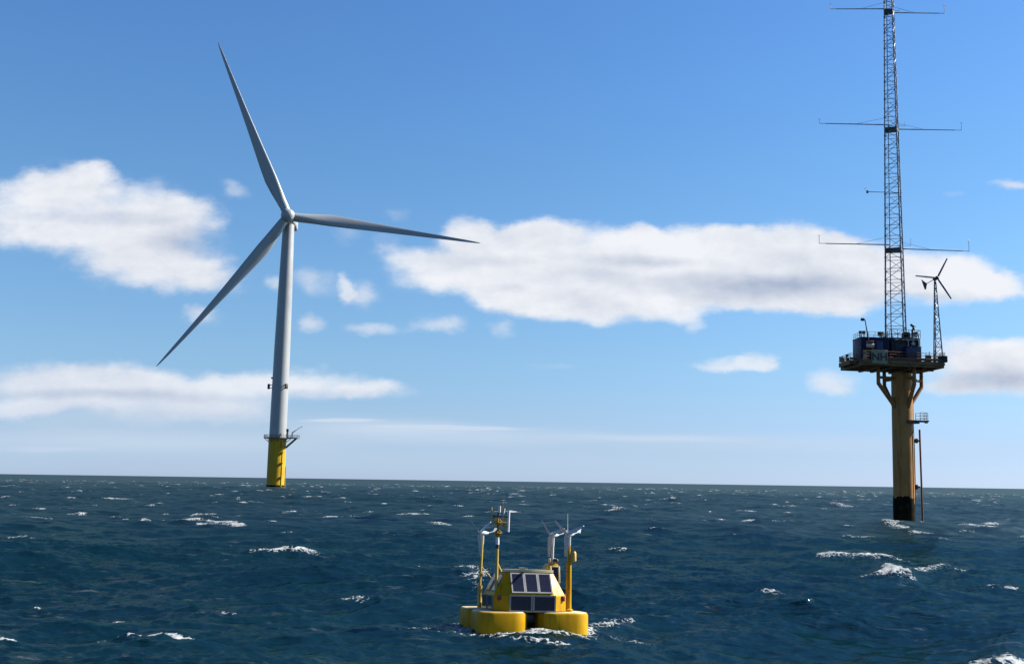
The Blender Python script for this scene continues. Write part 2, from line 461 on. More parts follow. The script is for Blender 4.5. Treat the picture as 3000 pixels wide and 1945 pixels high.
BUOY = Vector((.42, 31.45, -.07))
PLAT = at(2650, 1530, 130)
def build_sea():
    rr = [0.6, 2., 4., 6., 8.]
    r = 9.
    while r < 60000:
        rr.append(r)
        r += r * (.0036 if r < 700 else .009 if r < 3000 else .06)
    rr = np.array(rr)
    az = np.concatenate([np.arange(-37, 37, .066), np.arange(37, 45, .5), np.arange(45, 315, 4.), np.arange(315, 323, .5)])
    az = np.radians(az)
    na, nr = len(az), len(rr)
    daz = np.abs(np.diff(np.append(az, az[0] + 2 * np.pi)))
    daz = np.maximum(daz, np.roll(daz, 1))
    Rg, A = np.meshgrid(rr, az, indexing='ij')
    x, y = Rg * np.sin(A), Rg * np.cos(A)
    dr = np.gradient(rr)
    res = np.maximum(dr[:, None], rr[:, None] * daz[None, :])
    z = np.zeros_like(x)
    ox, oy = np.zeros_like(x), np.zeros_like(x)
    foam = np.zeros_like(x)
    var = np.zeros_like(x)
    calm = 1 - .85 * np.exp(-(((x - BUOY.x) / 2.6) ** 2 + ((y - BUOY.y) / 2.6) ** 2) ** 1.)
    wind = math.radians(97)
    for L, n, l0, l1, rms, rot, seed, full, gone, slope in (
            (190., 512, 6.5, 42., .235, .0, 3, 2.2, 7., .06), (41., 512, 1.1, 6.5, .078, .21, 5, .75, 2.2, .13), (8.3, 512, .16, 1.1, .020, -.34, 8, .16, .45, .14)):
        w = wind - rot
        c = cascade(L, n, l0, l1, rms, w, 3.2 if L > 100 else 3.0 if L > 20 else 2.6, seed)
        zz, dx, dy, jxx, jyy, jxy = sample(c, L, x, y, rot)
        f = 1 - sst(res, full, gone)
        if L > 20: f = f * calm
        z += zz * f
        ch = 1.15 if L > 20 else .85
        cs, sn = math.cos(rot), math.sin(rot)
        ox += ch * f * (dx * cs - dy * sn)
        oy += ch * f * (dx * sn + dy * cs)
        var += (slope * (1 - f)) ** 2
        if L < 100:
            J = (1 + ch * jxx) * (1 + ch * jyy) - (ch * jxy) ** 2
            if L > 20:
                foam += .75 * sst(J, .08, -.2) * f
                zmid = zz
            else:
                zfin = zz * f
    # whitecaps: crests that have broken, each a crescent across the wind with foam down its face
    caps = []
    K = 1.2605
    def cap(x0, y0, x1, y1, h, dep, s, hump=.5):
        a, b = on_sea(x0 * K, y0 * K), on_sea(x1 * K, y1 * K)
        caps.append((a.x, a.y, b.x, b.y, h, dep, s, hump))
    # (pixels of the big breakers are only used to find where on the water they stand)
    cap(1893, 1290, 1985, 1292, .50, 1.5, 1.4); cap(1975, 1292, 2040, 1294, .44, 1.2, 1.25); cap(2030, 1290, 2103, 1301, .30, .5, .95)
    cap(2030, 1334, 2128, 1338, .80, 2.4, 1.7); cap(2110, 1330, 2190, 1306, .30, .5, .9); cap(2222, 1312, 2300, 1326, .34, .5, 1.0)
    cap(578, 1292, 640, 1290, .26, .5, .95); cap(630, 1290, 745, 1289, .48, .9, 1.35)
    cap(300, 1475, 440, 1476, .26, .55, 1.3); cap(255, 1482, 285, 1474, .16, .3, .9); cap(-30, 1490, 62, 1484, .28, .7, 1.3)
    cap(2275, 1488, 2410, 1500, .40, 1.7, 1.15); cap(402, 1212, 490, 1214, .45, 1.4, 1.1); cap(455, 1220, 505, 1218, .4, 1.2, 1.0); cap(525, 1214, 560, 1222, .6, 1.6, 1.3)
    cap(50, 1242, 105, 1252, .5, 1.0, 1.2); cap(100, 1252, 135, 1260, .4, .8, 1.1); cap(20, 1266, 130, 1268, .12, 1.2, .55)
    cap(1155, 1190, 1205, 1192, .6, 2.0, 1.3); cap(1715, 1218, 1775, 1220, .45, 1.4, 1.15); cap(2275, 1216, 2335, 1218, .42, 1.4, 1.1)
    cap(2105, 1216, 2150, 1218, .35, 1.6, 1.3); cap(2075, 1224, 2110, 1232, .35, 1.2, .95); cap(1035, 1314, 1090, 1316, .2, .6, .9); cap(1435, 1272, 1470, 1276, .3, .7, 1.0)
    cap(1095, 1170, 1130, 1172, .5, 2.5, 1.1); cap(270, 1160, 320, 1162, .6, 3., 1.1); cap(1930, 1175, 1990, 1177, .5, 2.5, 1.0); cap(740, 1210, 800, 1206, .35, 1., .9)
    cap(1765, 1395, 1830, 1400, .12, .35, .8); cap(2300, 1355, 2360, 1362, .2, .6, .75); cap(770, 1400, 800, 1382, .1, .5, .8); cap(60, 1385, 90, 1384, .1, .3, .6)
    cap(1010, 1218, 1050, 1222, .3, 1., .75); cap(2390, 1352, 2300, 1356, .15, .5, .6); cap(1180, 1470, 1320, 1492, .05, .4, .55); cap(925, 1470, 1090, 1462, .06, .4, .62)
    cap(1080, 1476, 1240, 1496, .05, .35, .8); cap(1240, 1492, 1370, 1502, .05, .4, .85); cap(1375, 1462, 1450, 1440, .08, .6, .72); cap(1060, 1400, 1110, 1330, .05, .5, .6)
    cap(1090, 1300, 1130, 1360, .05, .5, .6); cap(1380, 1470, 1560, 1480, .05, .4, .5); cap(140, 1400, 330, 1420, .04, .25, .45); cap(440, 1400, 560, 1412, .05, .22, .5)
    rng = np.random.default_rng(21)
    for _ in range(2600):
        d = 45 + 860 * rng.random() ** .62
        a = math.radians(rng.uniform(-36, 36))
        wv = min(.35 + rng.lognormal(.0, .6), 4.5) * (1 + d / 500)
        if (d < 80 and rng.random() < .72) or (d > 260 and rng.random() < .3): continue
        t = rng.normal(.0, .16)
        cx, cy = d * math.sin(a), d * math.cos(a)
        if math.hypot(cx - PLAT.x, cy - PLAT.y) < 4 or math.hypot(cx + 104, cy - 460) < 9: continue
        caps.append((cx - wv / 2, cy - wv / 2 * t, cx + wv / 2, cy + wv / 2 * t, rng.uniform(.08, .26) * (1 + d / 500), rng.uniform(.3, .8) * (1 + d / 180), rng.uniform(.5, 1.25), rng.uniform(.2, .9)))
    dense = 1121
    for (x0, y0, x1, y1, h, dep, s, hump) in caps:
        cx, cy = (x0 + x1) / 2, (y0 + y1) / 2
        ln = math.hypot(x1 - x0, y1 - y0)
        rad = ln * 1.1 + dep * 5 + .5
        d, a = math.hypot(cx, cy), math.atan2(cx, cy)
        i0, i1 = np.searchsorted(rr, d - rad), np.searchsorted(rr, d + rad) + 1
        j0, j1 = np.searchsorted(az[:dense], a - rad / d), np.searchsorted(az[:dense], a + rad / d) + 1
        j1 = min(j1, dense)
        if j1 - j0 < 2 or i1 - i0 < 2: continue
        X, Yy = x[i0:i1, j0:j1], y[i0:i1, j0:j1]
        tx, ty = (x1 - x0) / ln, (y1 - y0) / ln
        u = ((X - cx) * tx + (Yy - cy) * ty) / (ln / 2)
        v = (-(X - cx) * ty + (Yy - cy) * tx)
        wob = .22 * dep * (np.sin(u * 7. + cx * 3) + .6 * np.sin(u * 17 + cx * 9))
        v = v + hump * dep * u * u + wob * .5 + 5. * dep * zmid[i0:i1, j0:j1] + 12. * min(dep, .6) * zfin[i0:i1, j0:j1]
        en = u + 2.2 * zmid[i0:i1, j0:j1] + 5 * zfin[i0:i1, j0:j1]
        end = np.clip(1.12 - np.abs(en), 0, 1) ** .7
        broad = np.exp(-(u / 1.05) ** 2)
        ridge = np.exp(-np.where(v > 0, (v / (dep * 3.2)) ** 2, (v / (dep * 1.7)) ** 2))
        z[i0:i1, j0:j1] += .62 * h * ridge * broad
        face = np.exp(-np.where(v > 0, (v / (dep * .35)) ** 2, (v / (dep * .95)) ** 2))
        thin = .72 + .28 * np.sin(u * 5 + cx * 7 + 1.3)
        foam[i0:i1, j0:j1] = np.maximum(foam[i0:i1, j0:j1], s * face * end * thin)
    # churned water round the floats and the steel column
    for (cx, cy, ri, wdt, s) in ((BUOY.x - .72, BUOY.y - 1.05, .95, .4, .52), (BUOY.x + 1.06, BUOY.y - .72, .95, .45, .55), (BUOY.x - 1.06, BUOY.y + .72, .9, .4, .45), (PLAT.x + .6, PLAT.y - 1.5, 1.2, .7, .8), (-103.6, 458.5, 3.6, 1.6, .6)):
        d = np.hypot(x - cx, y - cy)
        foam = np.maximum(foam, s * np.exp(-((d - ri) / wdt) ** 2) * (y < cy + .9))
    z += .19 * np.exp(-(((x - BUOY.x - 1.1) / 1.5) ** 2 + ((y - BUOY.y + 1.0) / 1.5) ** 2))
    x = x + ox; y = y + oy
    me = bpy.data.meshes.new('sea')
    nv = na * nr
    co = np.stack([x, y, z], -1).reshape(-1, 3)
    co = np.concatenate([co, [[0, 0, 0]]]).astype(np.float32)
    I, Jm = np.meshgrid(np.arange(nr - 1), np.arange(na), indexing='ij')
    J2 = (Jm + 1) % na
    quad = np.stack([I * na + Jm, I * na + J2, (I + 1) * na + J2, (I + 1) * na + Jm], -1).reshape(-1, 4)[:, ::-1]
    tri = np.stack([np.full(na, nv), (np.arange(na) + 1) % na, np.arange(na)], -1)[:, ::-1]
    tri = tri[:, ::-1]
    # clockwise azimuth from +Y towards +X: (inner j, inner j+1, outer j+1) turns clockwise seen from above, so quads are reversed
    tri = np.stack([np.full(na, nv), (np.arange(na) + 1) % na, np.arange(na)], -1)
    loops = np.concatenate([quad.ravel(), tri.ravel()]).astype(np.int32)
    nq, ntr = len(quad), len(tri)
    me.vertices.add(nv + 1)
    me.vertices.foreach_set('co', co.ravel())
    me.loops.add(len(loops))
    me.loops.foreach_set('vertex_index', loops)
    me.polygons.add(nq + ntr)
    st = np.concatenate([np.arange(nq) * 4, nq * 4 + np.arange(ntr) * 3]).astype(np.int32)
    me.polygons.foreach_set('loop_start', st)
    me.polygons.foreach_set('use_smooth', np.ones(nq + ntr, dtype=bool))
    me.update(calc_edges=True)
    at1 = me.attributes.new('foam', 'FLOAT', 'POINT')
    at1.data.foreach_set('value', np.append(foam.ravel(), 0).astype(np.float32))
    rough = np.clip(.10 + np.sqrt(var) * 1.6, .1, .5)
    at2 = me.attributes.new('rough', 'FLOAT', 'POINT')
    at2.data.foreach_set('value', np.append(rough.ravel(), .1).astype(np.float32))
    me.materials.append(sea_material())
    o = bpy.data.objects.new('sea', me)
    COL.objects.link(o)
    o['kind'] = 'structure'
build_sea()

# ------------------------------------------------------------------ big offshore wind turbine
def frame_from(b, t):
    up = (t - b).normalized()
    q = Vector((0, 0, 1)).rotation_difference(up)
    return Matrix.Translation(b) @ q.to_matrix().to_4x4()

def build_turbine():
    base, top = at(806, 1427, 460), at(846, 650, 460)
    MW = frame_from(base, top)
    IV = MW.inverted()
    L = lambda px, py, dy=0: IV @ at(px, py, 460 + dy)
    root = thing('wind_turbine', 'tall white three-bladed offshore wind turbine on a yellow foundation', 'wind turbine', MW)
    zt = L(846, 650).z
    zp = L(815, 1284).z
    MB().lathe([(3.75, zp + .2), (3.72, zp + 12), (3.55, zp + 40), (3.2, zp + 65), (2.55, zt)], 64).build('tower', M['tower'], root)
    MB().lathe([(3.9, .9), (3.9, zp - 1.2), (3.98, zp - 1.1), (3.98, zp - .6), (3.8, zp - .55), (3.8, zp)], 64).build('transition_piece', M['tp'], root)
    MB().lathe([(3.93, -6), (3.93, .9), (3.91, 1.0)], 64).build('splash_band', M['growth'], root)
    j = MB()
    j.tube((3.2, -3.6, -3), (3.2, -3.6, zp - 4), .35, n=12).tube((3.2, -3.6, zp - 4), (2.4, -2.9, zp - 1.2), .35, n=12)
    for zz in (4.4, 10.6, 15.3): j.box((3.0, -3.2, zz), (1.3, 1.3, .5))
    j.build('cable_tube', M['tp'], root)
    bl = MB()
    for xx in (2.2, 3.9): bl.tube((xx + 1.2, -3.9, -3), (xx + 1.2, -3.9, 9), .18, n=8)
    bl.build('boat_landing', M['tp'], root)
    # work platform with a lay-down bay on the right
    p = MB()
    p.lathe([(6.1, zp), (6.1, zp + .35)], 40)
    p.box((7.4, -1.5, zp + .17), (4.8, 5.5, .33))
    for k in range(8):
        a = k * math.pi / 4 + .3
        p.tube((3.9 * math.cos(a), 3.9 * math.sin(a), zp - 1.6), (5.8 * math.cos(a), 5.8 * math.sin(a), zp), .16, n=6)
    plat = p.build('work_platform', M['grating'], root)
    MB().tube((3.8, -1.5, zp - 4.2), (8.3, -1.5, zp), .28, n=8).tube((3.8, .6, zp - 4.2), (8.3, .6, zp), .28, n=8).build('support_strut', M['grating'], root)
    rl = MB()
    pts = [Vector((6 * math.cos(a), 6 * math.sin(a), zp + .35)) for a in np.linspace(.42, 2 * math.pi - .75, 34)]
    pts += [Vector((9.7, -4.1, zp + .35)), Vector((9.7, 1.1, zp + .35)), pts[0]]
    for k in range(len(pts)):
        rl.tube(pts[k], pts[k] + Vector((0, 0, 1.2)), .05, n=5)
    for hh in (.4, .8, 1.2): rl.path([q + Vector((0, 0, hh)) for q in pts], .045, 5)
    rl.build('railing', M['darkmetal'], plat)
    c = MB()
    c.tube((4.9, -3, zp + .3), (4.9, -3, zp + 3.8), .5, .42, n=10).box((4.9, -3, zp + 3.6), (1.0, 1.2, 1.1), bev=.1)
    c.build('platform_cabinet', M['darkmetal'], root)
    d = MB()
    d.tube((6.9, -2, zp + .3), (6.9, -2, zp + 2.9), .3, n=10).tube((6.9, -2, zp + 2.7), (11.0, -1, zp + 5.6), .16, .09, n=8).tube((6.9, -2, zp + 2.2), (8.6, -1.6, zp + 3.9), .09, n=6)
    d.tube((10.9, -1, zp + 5.55), (10.9, -1, zp + 4.2), .03, n=5)
    d.build('davit_crane', M['grating'], root)
    zb = L(820, 1133).z
    for ang in (-84, 44):
        a = math.radians(ang)
        o = Vector((math.sin(a), -math.cos(a), 0))
        b = MB()
        b.box(o * 5.1 + Vector((0, 0, zb)), (1.2, 1.0, 2.3), rot=a, bev=.1)
        b.box(o * 4.2 + Vector((0, 0, zb + .7)), (.4, 1.7, .3), rot=a).box(o * 4.2 + Vector((0, 0, zb - .6)), (.4, 1.7, .3), rot=a)
        b.build('signal_box', M['darkmetal'], root)
    MB().box((-3.75, -.8, L(820, 1108).z), (.7, .6, .8), bev=.08).build('beacon', M['darkmetal'], root)
    # rotor: axis towards the camera and a little up
    hub = L(844, 634, -5)
    yaw, tilt, RL, a0 = math.radians(7), math.radians(2.5), 88.5, math.radians(-23.9)
    n = Vector((math.sin(yaw) * math.cos(tilt), -math.cos(yaw) * math.cos(tilt), math.sin(tilt)))
    rt = Vector((0, 0, 1)).cross(n).normalized()
    upv = n.cross(rt)
    BM = Matrix.Translation(hub) @ Matrix((rt, -n, upv)).transposed().to_4x4()       # local: x right, y back, z up
    h = MB()
    rings = []
    for yy, r in ((-4.4, .4), (-4.2, 1.5), (-3.6, 2.4), (-2.4, 3.0), (-.5, 3.3), (1.5, 3.3), (2.6, 3.0)):
        rings.append([Vector((r * math.cos(t), yy, r * math.sin(t))) for t in np.linspace(0, 2 * math.pi, 33)[:-1]])
    h.loft(rings).build('rotor_hub', M['blade'], root, xf=BM)
    nb = MB()
    def rrect(w, hh, y, c, dz=0):
        out = []
        for sx, sz, a in ((1, 1, 0), (-1, 1, 90), (-1, -1, 180), (1, -1, 270)):
            for k in range(5):
                t = math.radians(a + k * 22.5)
                out.append(Vector((sx * (w / 2 - c) + c * math.cos(t), y, sz * (hh / 2 - c) + c * math.sin(t) + dz)))
        return out
    nb.loft([rrect(4.6, 4.6, 2.7, 1.2), rrect(6.0, 6.0, 4.2, 1.2, .3), rrect(6.6, 6.4, 8, 1.1, .6), rrect(6.6, 6.4, 15, 1.1, .6), rrect(5.6, 5.2, 18, 1.2, .8)])
    nac = nb.build('nacelle', M['tower'], root, xf=BM)
    MB().box((0, 11, 4.0), (5.0, 6, .5), bev=.1).box((0, 14.6, 4.6), (5.6, .5, 1.8)).build('cooler', M['grating'], nac, xf=BM)
    MB().lathe([(2.55, zt - .1), (2.75, zt + .3), (2.75, zt + 2.0)], 40).build('yaw_bearing', M['darkmetal'], root)
    # blade, root at the hub; leading edge towards +x (clockwise rotor seen from the front), trailing edge bulges to -x
    st = [(1.2, 2.05, 2.05, 0, .5), (4.5, 2.05, 2.0, 0, .5), (8, 2.2, 1.7, 14, .44), (13, 2.55, 1.25, 14, .37), (19, 2.85, .95, 12, .33), (26, 2.6, .72, 9.5, .32), (36, 2.12, .5, 6.5, .31),
          (48, 1.62, .33, 4, .3), (60, 1.2, .21, 2, .3), (72, .84, .13, .5, .3), (81, .56, .08, -.5, .32), (86, .34, .05, -1, .36), (88, .16, .03, -1, .42), (88.5, .05, .012, -1, .5)]
    rings = []
    for r, hc, ht, tw, ax in st:
        hc *= 1.03 if r > 6 else 1.
        r = r * RL / 88.5
        ring = []
        rd = max(0., min(1., (13 - r) / 8.5))
        for k in range(28):
            t = 2 * math.pi * k / 28
            cx = math.cos(t)
            xx = hc * (cx + (1 - 2 * ax)) - hc * (1 - 2 * ax) * 0
            xx = hc * 2 * ((cx + 1) / 2 - (1 - ax))
            thick = ht * math.sin(t) * (1. if rd > .99 else (rd + (1 - rd) * (.42 + .58 * math.sqrt(max(0, (cx + 1) / 2)))))
            tt = math.radians(tw)
            pre = -3.4 * (r / RL) ** 2
            ring.append(Vector((xx * math.cos(tt) + thick * math.sin(tt), -xx * math.sin(tt) + thick * math.cos(tt) + pre, r)))
        rings.append(ring)
    proto = MB().loft(rings)
    me = None
    for k in range(3):
        rot = BM @ Matrix.Rotation(a0 + k * 2 * math.pi / 3, 4, 'Y')
        if me is None:
            o = proto.build('blade', M['blade'], root, ang=50)
            me = o.data
        else:
            o = o.copy()
            COL.objects.link(o)
            o.parent = root
        o.matrix_local = rot
build_turbine()

# ------------------------------------------------------------------ met mast platform and what stands on it
YP = 130.
PB, PT = at(2650, 1530, YP), at(2641, 1092, YP)
PM = frame_from(PB, PT)
PI_ = PM.inverted()
def LP(px, py, dy=0.):
    return PI_ @ at(px, py, YP + dy)
def PMat(v):
    return PM @ Matrix.Translation(v)

def build_platform():
    root = thing('offshore_platform', 'buff steel monopile platform with black waterline and square deck', 'platform', PM)
    zc = LP(2641, 1095).z
    zg = LP(2650, 1456).z
    R = 1.27
    MB().lathe([(R, zg - 1.2), (R, zc - .25), (R - .05, zc - .2), (R - .05, zc)], 48).build('column', M['column'], root)
    rg = [[Vector((rr_ * math.cos(t), rr_ * math.sin(t), z + (w * (.5 * math.sin(3 * t + 1) + .35 * math.sin(7 * t) + .3 * math.sin(17 * t + 2)) if w else 0)))
           for t in np.linspace(0, 2 * math.pi, 97)[:-1]] for rr_, z, w in ((R + .03, -5, 0), (R + .06, zg - 1.2, 0), (R + .05, zg - .5, .1), (R + .03, zg, .22), (R - .02, zg + .05, .22))]
    MB().loft(rg).build('splash_band', M['growth'], root)
    zk, zj, zu, zs = LP(2570, 1126).z, LP(2615, 1194).z, LP(2641, 1079).z, LP(2641, 1111).z
    for x, y in ((-3.5, -1.5), (-1.4, 2.2), (3.15, 1.6), (.75, -2.2)):
        d = Vector((x, y, 0)).normalized()
        o = Vector((x, y, 0))
        b = MB()
        b.tube(o + Vector((0, 0, zk - .1)), o + Vector((0, 0, zu)), .23, n=12)
        b.tube(o + Vector((0, 0, zk)), d * 1.1 + Vector((0, 0, zj)), .25, n=12)
        b.tube(o + Vector((0, 0, zs)), d * 1.1 + Vector((0, 0, zs + .05)), .19, n=10)
        w_ = d.cross(Vector((0, 0, 1))) * .05
        G = [d * 1.2 + Vector((0, 0, zj - .35)), d * 1.2 + Vector((0, 0, zj + 1.3)), o.lerp(d * 1.1, .62) + Vector((0, 0, zj + (zk - zj) * .38))]
        b.add([p - w_ for p in G] + [p + w_ for p in G], [[0, 1, 2], [5, 4, 3], [0, 1, 4, 3], [1, 2, 5, 4], [2, 0, 3, 5]])
        b.build('support_bracket', M['bracket'], root)
    # deck
    a, b = LP(2517, 1058, -3.4), LP(2763, 1058, -3.4)
    zd = LP(2641, 1056, -3.4).z
    x0, x1 = a.x, b.x
    cx, wx = (x0 + x1) / 2, x1 - x0
    yaw = math.radians(4)
    RZ = Matrix.Rotation(yaw, 3, 'Z')
    dk = MB()
    D = 7.2
    dk.box(Vector((cx, 0, zd - .08)), (wx, D, .14), rot=yaw)
    def q(u, v, z): return Vector((cx, 0, 0)) + RZ @ Vector((u * wx / 2, v * D / 2, 0)) + Vector((0, 0, z))
    for v in (-1, -.45, 0, .45, 1): dk.box(q(0, v * .97, zd - .45), (wx * .995, .16, .58), rot=yaw)
    for u in (-1, -.6, -.2, .2, .6, 1): dk.box(q(u * .985, 0, zd - .47), (.16, D * .93, .54), rot=yaw)
    dk.box(q(0, -1.025, zd - .30), (wx, .1, .28), rot=yaw)
    ext = LP(2457, 1058, 1.8)
    dk.box(((ext.x + x0) / 2, -.4, zd - .12), (x0 - ext.x - .02, 4.4, .2), rot=0)
    for v in (-2.5, -.4, 1.7): dk.box(((ext.x + x0) / 2, v, zd - .36), (x0 - ext.x - .05, .14, .30))
    dk.box((ext.x + .06, -.4, zd - .33), (.12, 4.3, .38))
    dk.build('deck', M['deck'], root)
    ub = MB()
    for u in (.25, .6): ub.box(q(u, .1, zd - .86), (.5, D * .8, .24), rot=yaw)
    ub.box(q(.55, -.5, zd - .88), (wx * .34, .3, .26), rot=yaw)
    for u in (-.55, -.25): ub.box(q(u, .05, zd - .84), (.35, D * .8, .2), rot=yaw)
    ub.build('deck_girder', M['rust'], root)
    rl = MB()
    def rail(pts, hs=(.35, .7, 1.02), step=1.1, r=.035):
        for p_, q_ in zip(pts[:-1], pts[1:]):
            k = max(1, int((q_ - p_).length / step))
            for i in range(k + 1):
                s = p_.lerp(q_, i / k)
                rl.tube(s, s + Vector((0, 0, hs[-1])), r, n=6)
            for hh in hs: rl.tube(p_ + Vector((0, 0, hh)), q_ + Vector((0, 0, hh)), r, n=6)
    rail([q(-.99, -.99, zd), q(.99, -.99, zd), q(.99, .99, zd), q(-.99, .99, zd)])
    e0, e1 = ext.x + .06, x0
    rail([Vector((e1, -2.5, zd)), Vector((e0, -2.5, zd)), Vector((e0, 1.7, zd)), Vector((e1, 1.7, zd))], hs=(.3, .55, .8))
    rl.box(q(.13, -1.0, zd + .2), (wx * .87, .05, .3), rot=yaw)
    rl.box(((e0 + e1) / 2, -2.53, zd + .12), (e1 - e0, .05, .2))
    rl.build('railing', M['rust'], root)
    # access: ladder pipes, landing with cage, fender post
    MB().tube(LP(2673, 1180, .3), LP(2676, 1285, .3), .11, n=8).tube(LP(2676, 1285, .3), LP(2681, 1510, .3), .16, n=8).build('cable_pipe', M['darkmetal'], root)
    ld_ = MB()
    for dx in (0., .5):
        ld_.tube(LP(2667, 1262, -.9) + Vector((dx * .6, 0, 0)), LP(2671, 1500, -.9) + Vector((dx * .6, 0, 0)), .075, n=6)
    t0, t1 = LP(2667, 1262, -.9), LP(2671, 1500, -.9)
    for i in range(34):
        s = t0.lerp(t1, i / 34)
        ld_.tube(s, s + Vector((.3, 0, 0)), .03, n=5)
    ld_.build('ladder', M['orange'], root)
    pl = MB()
    c = LP(2690, 1235)
    pl.box((c.x - .55, -.7, c.z), (2.7, 1.5, .16)).box((c.x - 1.2, -1.1, c.z - .2), (1.3, .8, .3)).box((c.x - .8, -.4, c.z - .18), (1.6, .12, .22))
    land = pl.build('access_landing', M['darkmetal'], root)
    cg = MB()
    px0, px1, py0, py1 = c.x - .3, c.x + .78, -1.42, .02
    cp = [Vector((px0, py0, c.z)), Vector((px1 - .3, py0, c.z)), Vector((px1, py0 + .3, c.z)), Vector((px1, py1, c.z)), Vector((px0, py1, c.z))]
    for s in cp: cg.tube(s, s + Vector((0, 0, 1.05)), .035, n=6)
    for hh in (.35, .7, 1.05): cg.path([s + Vector((0, 0, hh)) for s in cp], .03, 6)
    cg.build('guard_rail', M['grating'], land)
    MB().box((c.x + .72, -.75, c.z - .08), (.3, .5, .3), bev=.04).build('lamp_box', M['pale'], land)
    f = MB()
    f.tube(LP(2694, 1258), LP(2704, 1545), .115, n=12)
    f.build('fender_post', M['rust'], root)
    for y in (1291, 1426):
        s = MB()
        w = LP(2685, y)
        s.tube((.9, 0, w.z), (w.x + .45, 0, w.z), .11, n=8).tube((w.x - .12, 0, w.z), (w.x + .12, 0, w.z), .30, n=14)
        s.build('fender_arm', M['rust'], root)
    return q, zd, yaw, e0, e1

q, ZD, DYAW, E0, E1 = build_platform()

def build_on_deck():
    # cabin
    a, b = LP(2507, 1000), LP(2588, 1000)
    w = b.x - a.x
    zt = LP(2540, 989, -1.8).z
    hh = zt - ZD
    t = thing('equipment_cabin', 'dark blue steel cabin on the platform deck beside the lattice mast', 'cabin', PMat(Vector(((a.x + b.x) / 2, -.4, ZD + .004))))
    m = MB()
    m.box((0, 0, hh / 2), (w, 3.2, hh), bev=.04)
    n = 22
    for i in range(n):
        xx = -w / 2 + .2 + (w - .4) * i / (n - 1)
        m.box((xx, -1.62, hh / 2), (.08, .05, hh - .3))
    m.build('wall', M['navy'], t)
    MB().box((0, 0, hh + .03), (w + .08, 3.28, .06)).build('roof', M['gear'], t)
    MB().box((.55, -1.67, hh * .45), (.8, .05, hh * .82), bev=.01).build('door', M['blue'], t)
    r = MB()
    cr = [Vector((-w / 2 + .1, -1.5, hh)), Vector((w / 2, -1.5, hh)), Vector((w / 2, 1.5, hh)), Vector((-w / 2 + .1, 1.5, hh))]
    for p0, p1 in zip(cr, cr[1:] + cr[:1]):
        for i in range(4):
            s = p0.lerp(p1, i / 4)
            r.tube(s, s + Vector((0, 0, .75)), .03, n=5)
        for k in (.4, .75): r.tube(p0 + Vector((0, 0, k)), p1 + Vector((0, 0, k)), .025, n=5)
    r.build('roof_rail', M['pale'], t)
    zr = hh + .06
    # roof boxes: things standing on the roof
    for px, lw, lh, dz, lab in ((2513, .34, .34, .55, 'small dark instrument box on a post at the left edge of the blue cabin roof'),
                                (2523, .34, .36, .55, 'small dark instrument box on a post second from the left on the blue cabin roof'),
                                (2571, .62, .55, .32, 'wide dark instrument box on the cabin roof beside the lattice mast')):
        p = LP(px, 985)
        o = MB().box((0, 0, dz + lh / 2), (lw, .35, lh), bev=.03).tube((-.08, 0, 0), (-.08, 0, dz + .02), .035, n=6).tube((.08, 0, 0), (.08, 0, dz + .02), .035, n=6)
        o = o.build('instrument_box', M['gear'])
        o.matrix_world = PMat(Vector((p.x, -1.0, ZD + zr + .004)))
        tag(o, lab, 'box', 'instrument boxes on the cabin roof')
    # floodlight pole
    p0, p1 = LP(2544, 993, -2.2), LP(2534, 936, -2.2)
    t = thing('floodlight', 'leaning floodlight pole with a dark lamp head in front of the blue cabin', 'floodlight', PMat(Vector((p0.x, p0.y, ZD + .004))))
    e = p1 - Vector((p0.x, p0.y, ZD))
    s0 = p0 - Vector((p0.x, p0.y, ZD))
    MB().tube((0, 0, 0), s0, .10, n=8).tube(s0, e, .09, .06, n=8).build('pole', M['gear'], t)
    MB().box(e + Vector((-.32, -.05, -.02)), (.42, .3, .34), bev=.04).tube(e, e + Vector((-.3, 0, .02)), .05, n=6).build('lamp_head', M['darkmetal'], t)
    # life raft canister with red cover above
    c = LP(2551, 1012, -3.5)
    t = thing('life_raft', 'pale life raft canister under a red cover, hung inside the railing above the NH board', 'life raft', PMat(Vector((c.x, -3.35, ZD + .004))))
    zz = c.z - ZD
    MB().tube((-.42, 0, zz), (.42, 0, zz), .27, n=16).ring((-.2, 0, zz), .27, .03, axis='Z') .build('canister', M['pale'], t)
    MB().box((0, .1, zz + .46), (.85, .5, .28), bev=.06).build('cover', M['red'], t)
    MB().tube((-.3, .1, 0), (-.3, .1, zz + .4), .04, n=6).tube((.3, .1, 0), (.3, .1, zz + .4), .04, n=6).box((0, .1, zz - .2), (.9, .5, .06)).build('cradle', M['gear'], t)
    # NH board
    c = LP(2574, 1046, -3.75)
    t = thing('identification_sign', 'square weathered board reading NH on the front railing of the platform', 'sign', PMat(Vector((c.x, q(-.55, -1.05, 0).y - .1, c.z))))
    MB().box((0, 0, 0), (1.98, .06, 1.72), bev=.015).build('board', M['sign'], t)
    for sx in (-.7, .7): MB().box((sx, .07, 0), (.08, .08, 1.7)).build('backing_bar', M['gear'], t)
    fc = bpy.data.curves.new('lettering', 'FONT')
    fc.body, fc.size, fc.align_x, fc.align_y, fc.extrude, fc.offset = 'NH', 1.32, 'CENTER', 'CENTER', .012, .03
    tmp = bpy.data.objects.new('lettering', fc)
    COL.objects.link(tmp)
    me = bpy.data.meshes.new_from_object(tmp.evaluated_get(bpy.context.evaluated_depsgraph_get()))
    bpy.data.objects.remove(tmp)
    me.materials.clear()
    me.materials.append(M['black'])
    o = bpy.data.objects.new('lettering', me)
    COL.objects.link(o)
    o.parent = t
    o.rotation_euler = (math.pi / 2, 0, 0)
    o.location = (0, -.043, -.05)
    c2 = LP(2535, 1046, -3.6)
